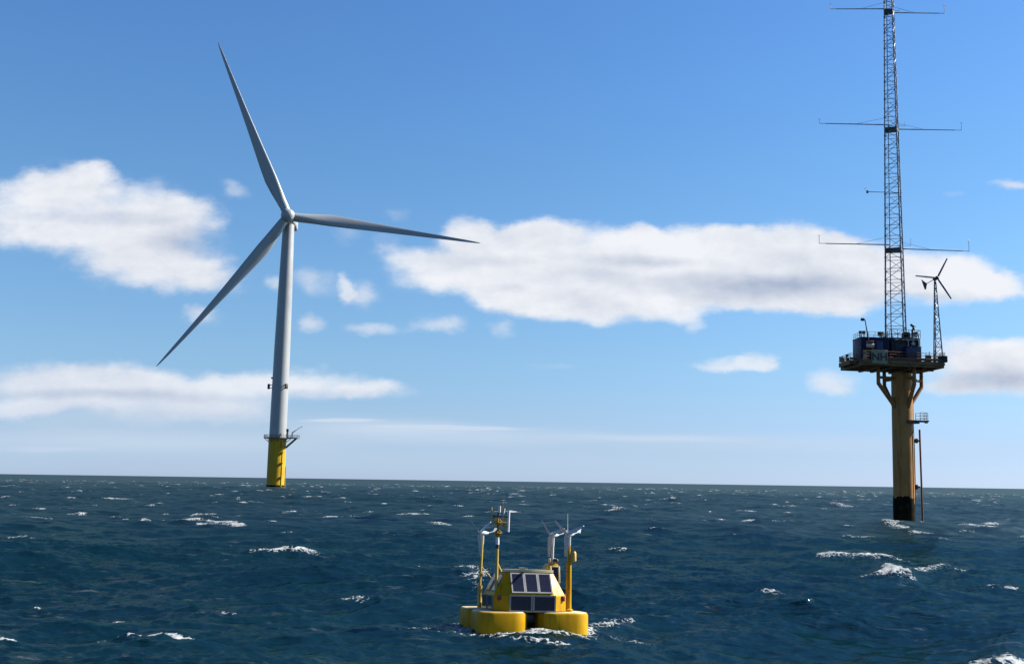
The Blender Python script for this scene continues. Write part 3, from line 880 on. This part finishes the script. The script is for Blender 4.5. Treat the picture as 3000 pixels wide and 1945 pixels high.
    o = MB().box((0, 0, 0), (.42, .05, 1.6), bev=.015).box((.1, .06, 0), (.06, .07, 1.5)).build('side_sign', M['sign'])
    o.matrix_world = PMat(Vector((c2.x, -3.55, c2.z)))
    tag(o, 'narrow pale panel fixed to the railing left of the NH board', 'panel')
    # mast base plant
    a, b = LP(2590, 1000, .5), LP(2672, 1000, .5)
    w = b.x - a.x
    h2 = LP(2630, 990, -1.8).z - ZD
    t = thing('machinery_housing', 'dark slate machinery housing round the foot of the lattice mast', 'machinery', PMat(Vector(((a.x + b.x) / 2, -.6, ZD + .004))))
    MB().box((0, .2, h2 / 2), (w, 3.6, h2), bev=.05).build('casing', M['gear'], t)
    v = MB()
    for i in range(9): v.box((-w / 2 + .6 + .13 * i, -1.62, h2 * .6), (.07, .06, .9))
    v.build('louvre', M['darkmetal'], t)
    v = MB()
    for (x, y, z, r) in ((w * .22, -1.75, h2 * .75, .22), (w * .36, -1.75, h2 * .5, .26), (w * .1, -1.75, h2 * .35, .2)):
        v.tube((x, y + .2, z), (x, y - .2, z), r, n=14)
    v.path([(w * .22, -1.8, h2 * .75), (w * .22, -1.8, h2 + .3), (w * .42, -1.8, h2 + .35), (w * .42, -1.8, h2 * .3)], .06, 8)
    v.path([(w * .05, -1.8, .2), (w * .05, -1.8, h2 * .9), (w * .3, -1.8, h2 * .92)], .05, 8)
    v.build('pipework', M['pale'], t)
    for x, ww_, hh_, mt in ((-w * .36, .55, 1.25, 'gear'), (-w * .2, .7, .95, 'navy'), (-w * .02, .5, 1.5, 'gear')):
        MB().box((x, -1.85, hh_ / 2), (ww_, .42, hh_), bev=.03).box((x, -2.075, hh_ * .55), (ww_ * .7, .03, hh_ * .5)).build('switch_cabinet', M[mt], t)
    MB().tube((w * .30, -.9, h2), (w * .30, -.9, h2 + 1.15), .13, n=12).tube((w * .30, -.9, h2 + 1.1), (w * .36, -1.2, h2 + 1.35), .13, n=12).build('exhaust_stack', M['gear'], t)
    MB().box((w * .12, -.5, h2 + .35), (.9, .8, .7), bev=.05).tube((w * .12, -.92, h2 + .36), (w * .12, -.88, h2 + .36), .26, n=18).build('air_cooler', M['darkmetal'], t)
    MB().path([(-w * .42, -1.7, h2 * .9), (w * .46, -1.7, h2 * .9), (w * .46, -1.7, .1)], .07, 8).build('cable_tray', M['grating'], t)
    rl = MB()
    cr = [Vector((-w / 2, -1.6, h2)), Vector((w / 2, -1.6, h2)), Vector((w / 2, 2, h2)), Vector((-w / 2, 2, h2))]
    for p0, p1 in zip(cr, cr[1:] + cr[:1]):
        for i in range(5):
            s = p0.lerp(p1, i / 5)
            rl.tube(s, s + Vector((0, 0, 1.0)), .035, n=5)
        for k in (.5, 1.0): rl.tube(p0 + Vector((0, 0, k)), p1 + Vector((0, 0, k)), .03, n=5)
    rl.build('roof_rail', M['gear'], t)
    # things on the housing roof
    for px, py, s, lab in ((2641, 975, (.8, .6, .5), 'low dark junction box on the housing roof right of the lattice mast foot'),
                           (2669, 974, (.36, .4, .55), 'small upright dark box at the right end of the machinery housing roof')):
        c = LP(px, py)
        o = MB().box((0, 0, s[2] / 2 + .3), s, bev=.04).tube((-.1, 0, 0), (-.1, 0, .32), .04, n=6).tube((.1, 0, 0), (.1, 0, .32), .04, n=6).build('junction_box', M['gear'])
        o.matrix_world = PMat(Vector((c.x, -1.5, ZD + h2 + .008)))
        tag(o, lab, 'box', 'junction boxes on the housing roof')
    c = LP(2663, 960)
    t = thing('roof_antenna', 'tilted dark panel antenna on a short post at the right of the housing roof', 'antenna', PMat(Vector((c.x, -1.2, ZD + h2 + .008))))
    zz = c.z - ZD - h2
    MB().tube((0, 0, 0), (0, 0, zz), .045, n=8).build('post', M['gear'], t)
    MB().box((0, -.05, zz), (.72, .08, .3), rot=Matrix.Rotation(math.radians(35), 3, 'Y'), bev=.02).build('panel', M['darkmetal'], t)
    # blue tank
    a, b = LP(2649, 1020, -2.5), LP(2692, 1020, -2.5)
    h3 = LP(2670, 1017, -2.5).z - ZD
    t = thing('storage_box', 'low blue storage box on the deck right of the machinery housing', 'storage box', PMat(Vector(((a.x + b.x) / 2, -2.75, ZD + .004))))
    MB().box((0, 0, (h3 - .12) / 2), (b.x - a.x, 1.1, h3 - .12), bev=.04).build('body', M['blue'], t)
    MB().box((0, 0, h3 - .06), (b.x - a.x + .08, 1.18, .1), bev=.03).build('lid', M['navy'], t)
    for sx in (-.4, .4): MB().box((sx, -.6, h3 - .2), (.12, .06, .2)).build('latch', M['grating'], t)
    # deck clutter at the right
    c = LP(2718, 1036, -2.5)
    o = MB().box((0, 0, .45), (.62, .5, .9), bev=.05).tube((.15, 0, .9), (.15, 0, 1.35), .04, n=6).box((-.1, -.27, .5), (.3, .04, .5)).build('control_cabinet', M['gear'])
    o.matrix_world = PMat(Vector((c.x, -2.6, ZD + .004)))
    tag(o, 'small dark control cabinet on the deck left of the small turbine tower', 'cabinet')
    c = LP(2757, 1036, -2.5)
    o = MB().box((0, 0, .4), (1.0, .7, .8), bev=.05).box((0, -.37, .4), (.6, .05, .5)).tube((.3, 0, .8), (.3, 0, 1.2), .04, n=6).tube((-.3, 0, .8), (-.3, 0, 1.2), .04, n=6).tube((-.3, 0, 1.2), (.3, 0, 1.2), .04, n=6).build('battery_box', M['gear'])
    o.matrix_world = PMat(Vector((c.x, -2.9, ZD + .004)))
    tag(o, 'dark battery box at the right end of the deck before the small turbine tower', 'box')
    # lifebuoy on the left walkway
    c = LP(2466, 1046, -2.6)
    c.x = E0 + .3
    t = thing('lifebuoy', 'pale lifebuoy on a board at the left tip of the platform walkway', 'lifebuoy', PMat(Vector((c.x, 1.45, ZD + .5))))
    MB().ring((0, 0, 0), .26, .075, n=24, m=8, axis='Y').build('ring', M['pale'], t)
    MB().box((0, .09, 0), (.75, .03, .75), bev=.01).build('board', M['pale'], t)
    c = LP(2475, 1040, -2)
    c.x = E0 + .85
    o = MB().tube((0, 0, 0), (0, 0, .9), .06, n=8).box((0, 0, 1.0), (.36, .3, .3), bev=.05).box((.05, -.1, .5), (.3, .2, .3), bev=.03).build('fog_horn', M['darkmetal'])
    o.matrix_world = PMat(Vector((c.x, 1.2, ZD + .004)))
    tag(o, 'dark fog horn on a post beside the pale lifebuoy on the left walkway', 'fog horn')
build_on_deck()

def lattice(mb_leg, mb_br, c0, c1, rl, rb, bays, rj=0.):
    n = len(c0)
    for k in range(n): mb_leg[k].tube(c0[k], c1[k], rl, rl * .75, n=7)
    zs = [0.]
    ratio = (c1[0] - c1[n // 2]).length / (c0[0] - c0[n // 2]).length
    for i in range(bays): zs.append(zs[-1] + 1 + (ratio ** .5 - 1) * i / bays)
    zs = [z / zs[-1] for z in zs]
    for i in range(bays):
        for k in range(n):
            a0, b0 = c0[k].lerp(c1[k], zs[i]), c0[(k + 1) % n].lerp(c1[(k + 1) % n], zs[i])
            a1, b1 = c0[k].lerp(c1[k], zs[i + 1]), c0[(k + 1) % n].lerp(c1[(k + 1) % n], zs[i + 1])
            mb_br.tube(a0, b0, rb, n=5)
            mb_br.tube(a0 if i % 2 else b0, b1 if i % 2 else a1, rb, n=5)
            if rj: mb_br.tube(a0 - Vector((0, 0, rj * 1.2)), a0 + Vector((0, 0, rj * 1.2)), rj, n=6)

def build_mast():
    zb = LP(2626, 985).z
    b0 = LP(2626, 1040, -.2)
    tt = LP(2600, -170, -.2)
    root = thing('lattice_mast', 'tall slender blue steel lattice mast with instrument booms on the platform', 'lattice mast', PMat(Vector((b0.x, b0.y, ZD + .008))))
    loc = lambda px, py, dy=0.: LP(px, py, dy) - Vector((b0.x, b0.y, ZD + .008))
    ctr = lambda z: Vector((0, 0, 0)).lerp(tt - Vector((b0.x, b0.y, ZD)), z / (tt.z - ZD))
    zt = tt.z - ZD
    th = math.radians(22)
    offs = [(math.cos(th), -math.sin(th) * .95), (.0, 0), (0, 0), (0, 0)]
    dirs = [Vector((-1.62, -.62, 0)), Vector((.45, -1.5, 0)), Vector((1.62, .62, 0)), Vector((-.78, 1.5, 0))]
    s1 = .34
    c0, c1 = dirs, [ctr(zt) + d * s1 for d in dirs]
    legs, br = [MB() for _ in range(4)], MB()
    lattice(legs, br, c0, c1, .085, .036, 46, .10)
    for l in legs: l.build('leg', M['mast'], root)
    br.build('bracing', M['mast'], root)
    # cable run and rest platforms inside the mast
    MB().tube((-.55, .2, 0), ctr(zt) + Vector((-.2, .08, 0)), .07, .04, n=6).build('cable_run', M['mast'], root)
    for px, py in ((2598, 41), (2600, 385), (2622, 738)):
        c = loc(px, py)
        sc_ = 1 - (1 - s1) * c.z / zt
        f = MB()
        cc = ctr(c.z)
        f.add([cc + d * sc_ * 1.05 + Vector((0, 0, h)) for h in (0, .28) for d in dirs], [[0, 1, 2, 3], [7, 6, 5, 4], [0, 1, 5, 4], [1, 2, 6, 5], [2, 3, 7, 6], [3, 0, 4, 7]])
        f.build('rest_platform', M['darkmetal'], root)
    # booms: (mast pixel, tip pixel, sensor height px)
    for (mx, my, tx, ty, hp, dy) in ((2590, 27, 2433, 27, 16, -.6), (2612, 38, 2767, 40, 26, .6), (2590, 366, 2401, 362, 14, -.6), (2622, 379, 2817, 382, 24, .6),
                                     (2590, 717, 2400, 713, 24, -.6), (2641, 729, 2839, 736, 32, .6)):
        a, b = loc(mx, my, dy * .5), loc(tx, ty, dy * 1.5)
        k = a.lerp(b, .90)
        bo = MB().tube(a - (b - a).normalized() * .8, k, .075, .06, n=8).tube(k, b, .035, n=6)
        bo.tube(a.lerp(b, .45), a + Vector((0, 0, .9)), .018, n=5)
        bo = bo.build('instrument_boom', M['mast'], root)
        s = MB().tube(b, b + Vector((0, 0, hp / 23)), .03, n=6).tube(b + Vector((0, 0, hp / 23)), b + Vector((0, 0, hp / 23 + .08)), .07, .03, n=8)
        for c3 in range(3):
            t = c3 * 2.094
            s.tube(b + Vector((0, 0, hp / 23 + .03)), b + Vector((.14 * math.cos(t), .14 * math.sin(t), hp / 23 + .03)), .018, n=5)
        s.build('anemometer', M['mast'], bo)
    for (px, p0, p1) in ((2636, 33, 18), (2651, 370, 356), (2668, 720, 698)):
        a = loc(px, p0, .4)
        MB().tube(a + Vector((-.9, 0, 0)), a, .025, n=5).tube(a, loc(px, p1, .4), .022, n=5).build('whip_antenna', M['mast'], root)
    a, b = loc(2592, 563), loc(2541, 562)
    o = MB().tube(a + Vector((2.2, 0, -.02)), b, .045, n=6).build('instrument_boom', M['mast'], root)
    MB().box(b + Vector((0, 0, -.02)), (.22, .22, .36), bev=.03).tube(b, b + Vector((-.35, 0, .42)), .03, n=6).tube(b + Vector((-.3, 0, .3)), b + Vector((-.12, 0, .55)), .02, n=5).build('wind_vane', M['mast'], o)
build_mast()

def build_small_turbine():
    b = LP(2746, 1044, 1.2)
    root = thing('small_wind_turbine', 'small three-bladed turbine on a dark lattice tower at the right end of the deck', 'wind turbine', PMat(Vector((b.x, b.y, ZD + .008))))
    loc = lambda px, py, dy=0.: LP(px, py, 1.2 + dy) - Vector((b.x, b.y, ZD + .008))
    top = loc(2739, 826)
    dirs = [Vector((-.62, -.35, 0)), Vector((.62, -.35, 0)), Vector((.1, .75, 0))]
    legs, br = [MB() for _ in range(3)], MB()
    lattice(legs, br, dirs, [top + d * .16 for d in dirs], .085, .034, 12)
    for l in legs: l.build('leg', M['mast'], root)
    br.build('bracing', M['mast'], root)
    hub = loc(2744, 815)
    m = MB().tube(top - Vector((0, 0, .25)), top + Vector((0, 0, .35)), .12, n=10).tube(hub + Vector((-.1, .55, -.05)), hub + Vector((0, -.2, 0)), .2, .26, n=14)
    m.tube(hub + Vector((0, -.2, 0)), hub + Vector((0, -.45, 0)), .26, .08, n=14)
    m.build('generator', M['darkmetal'], root)
    for tx, ty in ((2680, 809), (2773, 758), (2785, 877)):
        e = loc(tx, ty, -.3) - hub
        d = e.normalized()
        s = d.cross(Vector((0, -1, 0))).normalized()
        bl = MB()
        rings = []
        for u, c, th in ((.05, .06, .05), (.12, .13, .04), (.5, .12, .025), (.96, .09, .015), (1, .05, .01)):
            p = e * u + Vector((0, -.22, 0))
            rings.append([p + s * c * math.cos(t) + Vector((0, 1, 0)) * (th * math.sin(t) + .2 * c * math.cos(t)) for t in np.linspace(0, 2 * math.pi, 13)[:-1]])
        o = bl.loft(rings).build('blade', M['mast'], root)
        o.location = hub
    te = loc(2712, 833, .6)
    MB().tube(hub + Vector((-.05, .4, 0)), te, .045, n=7).build('tail_boom', M['darkmetal'], root)
    P = [loc(2699, 819, .6), loc(2709, 848, .65), loc(2713, 848, .65), loc(2716, 831, .6)]
    off = Vector((.02, .06, 0))
    MB().add([p - off for p in P] + [p + off for p in P], [[0, 1, 2, 3], [7, 6, 5, 4], [0, 1, 5, 4], [1, 2, 6, 5], [2, 3, 7, 6], [3, 0, 4, 7]]).build('tail_vane', M['darkmetal'], root)
build_small_turbine()

# ------------------------------------------------------------------ yellow instrument buoy
def build_buoy():
    MW = Matrix.Translation(BUOY) @ Matrix.Rotation(math.radians(12.5), 4, 'Z') @ Matrix.Rotation(math.radians(1.5), 4, 'Y') @ Matrix.Rotation(math.radians(-4.), 4, 'X') @ Matrix.Scale(1.03, 4)
    IV = MW.inverted()
    root = thing('instrument_buoy', 'yellow four-float buoy with solar panels, poles and small turbines in the foreground', 'buoy', MW)
    def sq(hx, hy, c, z, n=6, o=(0, 0)):
        out = []
        for sx, sy, a in ((1, 1, 0), (-1, 1, 90), (-1, -1, 180), (1, -1, 270)):
            for k in range(n + 1):
                t = math.radians(a + 90 * k / n)
                out.append(Vector((o[0] + sx * (hx - c) + c * math.cos(t), o[1] + sy * (hy - c) + c * math.sin(t), z)))
        return out
    for x, y in ((-.88, -.9), (.88, -.9), (-.88, .9), (.88, .9)):
        b = MB()
        b.loft([sq(.64, .64, .40, -.75, o=(x, y)), sq(.70, .70, .44, -.45, o=(x, y)), sq(.735, .735, .46, -.1, o=(x, y)), sq(.735, .735, .46, .50, o=(x, y)), sq(.72, .72, .45, .545, o=(x, y)), sq(.695, .695, .43, .56, o=(x, y))])
        f = b.build('float', M['buoy'], root)
        MB().loft([sq(.735, .735, .46, -.3, o=(x, y)), sq(.741, .741, .464, -.24, o=(x, y)), sq(.741, .741, .464, -.06, o=(x, y)), sq(.736, .736, .46, -.045, o=(x, y))]).build('waterline_band', M['slime'], f)
        MB().loft([sq(.697, .697, .43, .561, o=(x, y)), sq(.69, .69, .43, .575, o=(x, y))]).build('float_top', M['buoytop'], f)
    # hull: chamfered box with sloping upper sides
    ox = -.05
    def oc(hx, hy, c, z):
        return [Vector((v.x, -1.44 + (1.44 - hy) + (v.y + hy) * (.78 if hy > 1.2 else .34), z)) for v in oc0(hx, hy, c, z)]
    def oc0(hx, hy, c, z):
        return [Vector((ox + x, y, z)) for x, y in ((hx, -hy + c), (hx, hy - c), (hx - c, hy), (-hx + c, hy), (-hx, hy - c), (-hx, -hy + c), (-hx + c, -hy), (hx - c, -hy))]
    zm, zt = 1.03, 1.64
    MB().loft([oc(1.0, 1.40, .38, .56), oc(1.04, 1.44, .40, .6), oc(1.04, 1.44, .40, zm - .03), oc(1.01, 1.41, .39, zm), oc(.70, 1.06, .22, zt - .03), oc(.66, 1.02, .2, zt)]).build('hull', M['buoy'], root, ang=20)
    MB().loft([oc(.70, 1.07, .22, zt + .001), oc(.70, 1.07, .22, zt + .07)]).box((ox - .1, -.62, zt + .1), (.1, .7, .05)).build('top_deck', M['buoytop'], root)
    MB().box((0, .1, .38), (1.5, 2.2, .3), bev=.05).build('keel_frame', M['keel_dark'], root)  # near-black box filling the gap between the floats, below the hull
    # solar panels
    def panel(c, w, h, lean=0., side='F', fr=.03):
        if side == 'L': fr = .014
        if side == 'F':
            R = Matrix.Rotation(-lean, 3, 'X')
        else:
            R = Matrix.Rotation(-math.pi / 2, 3, 'Z') @ Matrix.Rotation(-lean, 3, 'X')
        X = Matrix.Translation(c) @ R.to_4x4()
        o = MB().box((0, 0, 0), (w, .02, h)).build('solar_panel', M['solar'], root)
        o.matrix_local = X
        m = MB()
        for sx in (-1, 1): m.box((sx * (w / 2 + fr / 2), .004, 0), (fr, .04, h + 2 * fr))
        for sz in (-1, 1): m.box((0, .004, sz * (h / 2 + fr / 2)), (w, .04, fr))
        m.build('frame', M['frame'], o)
    for x in (-.335, .335): panel((ox + x, -1.455, .80), .57, .37, fr=.04)
    dy, dz = .36, zt - zm
    lean = math.atan2(dy, dz)
    nrm = Vector((0, -dz, dy)).normalized()
    for x in (-.39, 0, .39):
        c = Vector((ox + x, -1.41 + dy * .5, (zm + zt) / 2)) + nrm * .018
        panel(c, .315, .55, lean, fr=.035)
    dx = .33
    leanx = math.atan2(dx, dz)
    for yv in (-.72, .08):
        c = Vector((ox - 1.01 + dx * .5, yv, (zm + zt) / 2)) + Vector((-dz, 0, dx)).normalized() * .018
        panel(c, .5, .5, leanx, 'L')
        panel((ox - 1.055, yv, .78), .62, .38, 0., 'L')
    for x in (-.9, .92): MB().box((ox + x, -1.22, .94), (.12, .12, .14), bev=.02).build('cleat', M['red'], root)
    MB().box((ox + 1.0, -.7, 1.0), (.22, .5, .12), bev=.02).build('fender', M['red'], root)
    # tall fin with a narrow panel (rear right)
    fx, fy = 1.08, .85
    def fr_(w0, w1, d, z): return [Vector((fx - w0, fy - d, z)), Vector((fx + w1, fy - d, z)), Vector((fx + w1, fy + d, z)), Vector((fx - w0, fy + d, z))]
    MB().loft([fr_(.62, .36, .42, .58), fr_(.58, .30, .40, .95), fr_(.42, .19, .34, 1.2), fr_(.34, .17, .32, 1.52), fr_(.17, .165, .26, 1.84), fr_(.12, .13, .22, 1.89)]).build('fin', M['buoy'], root, ang=25)
    o = MB().box((0, 0, 0), (.20, .02, .42)).build('solar_panel', M['solar'], root)
    o.location = (fx + .02, fy - .34, 1.57)
    o.rotation_euler = (-.14, 0, 0)
    m = MB()
    for sx in (-1, 1): m.box((sx * .13, .0, 0), (.06, .05, .5), bev=.01)
    for sz in (-1, 1): m.box((0, .0, sz * .235), (.2, .05, .05), bev=.01)
    m.build('frame', M['buoytop'], o)
    for dx_ in (-.06, .1): MB().box((fx + dx_, fy, 1.975), (.07, .1, .15), bev=.02).build('lug', M['buoytop'], root)
    MB().tube((fx + .14, fy - .1, 1.98), (fx + .06, fy - .25, 1.98), .06, n=12).build('camera', M['black'], root)
    # poles
    MB().tube((1.15, -.85, .57), (1.15, -.85, 1.95), .085, .074, n=14).tube((1.15, -.85, 1.95), (1.15, -.85, 2.42), .05, .035, n=12).lathe([(.13, .57), (.13, .63), (.08, .66)], 14, (1.15, -.85, 0)).build('turbine_pole', M['buoy'], root)
    MB().lathe([(.05, 1.96), (.07, 1.98), (.07, 2.2), (.04, 2.25)], 12, (1.29, -.87, 0)).box((1.22, -.86, 2.22), (.14, .05, .05)).box((1.22, -.86, 2.0), (.14, .05, .05)).build('lantern', M['ochre'], root)
    MB().tube((-1.1, .85, .57), (-1.1, .85, 1.2), .07, n=12).tube((-1.1, .85, 1.2), (-1.1, .85, 1.55), .035, n=8).tube((-1.1, .85, 1.5), (-1.07, .85, 2.62), .042, .036, n=12).build('turbine_pole', M['olive'], root)
    MB().box((-1.07, .8, 1.53), (.1, .1, .09), bev=.02).tube((-1.07, .85, 1.75), (-.72, .75, 1.35), .014, n=5).build('stay', M['olive'], root)
    MB().tube((fx + .02, fy, 1.88), (fx + .04, fy, 2.66), .045, .038, n=12).build('turbine_pole', M['whitemetal'], root)
    # instrument mast (front left)
    mx, my = -1.0, -1.0
    MB().tube((mx, my, .57), (mx, my, 2.28), .05, .042, n=12).lathe([(.1, .57), (.1, .62), (.06, .65)], 12, (mx, my, 0)).build('instrument_mast', M['olive'], root)
    MB().tube((mx + .02, my, 1.84), (mx + .26, my + .1, 1.45), .03, n=8).build('stay', M['olive'], root)
    MB().tube((mx, my, 2.28), (mx, my, 2.38), .055, n=12).build('collar', M['black'], root)
    MB().tube((mx, my, 2.38), (mx, my, 2.58), .052, n=12).build('beacon_light', M['white'], root)
    rr = MB()
    for zc in (2.70, 3.0):
        for a in (0, 60, 120):
            t = math.radians(a + 15)
            v = Vector((math.cos(t), math.sin(t), 0)) * .14
            P = [v + Vector((0, 0, 0)), Vector((0, 0, .14)), -v, Vector((0, 0, -.14))]
            nn = v.cross(Vector((0, 0, 1))).normalized() * .005
            C = Vector((mx + .01, my, zc))
            rr.add([C + p + nn for p in P] + [C + p - nn for p in P], [[0, 1, 2, 3], [7, 6, 5, 4], [0, 1, 5, 4], [1, 2, 6, 5], [2, 3, 7, 6], [3, 0, 4, 7]])
        rr.tube((mx + .01, my, zc - .012), (mx + .01, my, zc + .012), .11, n=12)
    rr.box((mx + .12, my, 2.98), (.26, .2, .035)).box((mx + .2, my + .05, 2.98), (.1, .08, .3), bev=.02).box((mx - .06, my, 3.0), (.06, .1, .22))
    rr.build('radar_reflector', M['ochre'], root)
    MB().tube((mx, my, 2.56), (mx, my, 3.26), .022, n=8).box((mx + .1, my, 3.16), (.42, .04, .03)).tube((mx - .12, my, 3.1), (mx - .12, my, 3.2), .02, n=6).build('sensor_bracket', M['black'], root)
    MB().tube((mx + .04, my, 3.28), (mx + .04, my, 3.46), .042, n=12).tube((mx + .04, my, 3.2), (mx + .04, my, 3.28), .02, n=8).build('sensor', M['white'], root)
    MB().tube((mx + .14, my + .02, 3.12), (mx + .18, my + .02, 3.4), .035, .028, n=10).build('sensor', M['whitemetal'], root)
    MB().tube((mx + .11, my, 3.28), (mx + .11, my, 3.5), .03, n=8).build('sensor', M['black'], root)
    MB().tube((mx + .30, my, 2.74), (mx + .31, my, 3.34), .036, n=10).box((mx + .22, my, 3.0), (.16, .04, .05)).build('antenna', M['white'], root)
    for dxx, a, b in ((-.19, 3.0, 3.42), (-.15, 2.95, 3.2)):
        MB().tube((mx + dxx + .03, my, a), (mx + dxx, my, b), .012, n=5).build('whip_antenna', M['olive'], root)
    MB().tube((1.12, -.8, 2.4), (1.12, -.75, 3.32), .011, .007, n=5).build('whip_antenna', M['whitemetal'], root)
    # three little turbines: rotor, body, tail
    def mini(p, d, a0, R):
        d = Vector(d).normalized()
        rt = Vector((0, 0, 1)).cross(d).normalized()
        fx_ = IV.to_3x3()
        dl, rl_ = fx_ @ d, fx_ @ rt
        up = Vector((0, 0, 1))
        p = Vector(p)
        b = MB().tube(p - up * .28, p, .034, .04, n=10)
        rings = []
        for s, r in ((.17, .012), (.15, .04), (.10, .06), (0, .072), (-.1, .06), (-.2, .025)):
            rings.append([p + up * .05 + dl * s + (rl_ * math.cos(t) + up * math.sin(t)) * r for t in np.linspace(0, 2 * math.pi, 15)[:-1]])
        b.loft(rings)
        t = b.build('turbine', M['whitemetal'], root)
        for k in range(3):
            a = a0 + k * 2 * math.pi / 3
            e = (rl_ * math.sin(a) + up * math.cos(a))
            c = (rl_ * math.cos(a) - up * math.sin(a))
            hub = p + up * .05 + dl * .13
            rg = []
            for u, hc in ((.03, .035), (.12, .075), (.5, .06), (.95, .04), (1, .015)):
                rg.append([hub + e * u * R + dl * (-.05 * u) + c * hc * math.cos(w) + dl * (hc * .45 * math.cos(w) + .009 * math.sin(w)) for w in np.linspace(0, 2 * math.pi, 11)[:-1]])
            MB().loft(rg).build('blade', M['whitemetal'], t)
        tb = MB().tube(p + up * .05 - dl * .18, p + up * .1 - dl * .42, .014, n=6)
        q0 = p + up * .1 - dl * .36
        P = [q0 + up * .0, q0 + up * .1 - dl * .06, q0 + up * .09 - dl * .2, q0 - up * .03 - dl * .16]
        nn = rl_ * .006
        tb.add([x + nn for x in P] + [x - nn for x in P], [[0, 1, 2, 3], [7, 6, 5, 4], [0, 1, 5, 4], [1, 2, 6, 5], [2, 3, 7, 6], [3, 0, 4, 7]])
        tb.build('tail', M['whitemetal'], t)
    mini((-1.06, .85, 2.68), (-.84, -.55, 0), math.radians(178), .66)
    mini((fx + .05, fy, 2.68), (-.80, -.60, 0), math.radians(190), .66)
    mini((1.16, -.85, 2.68), (-.66, -.75, 0), math.radians(186), .64)
build_buoy()
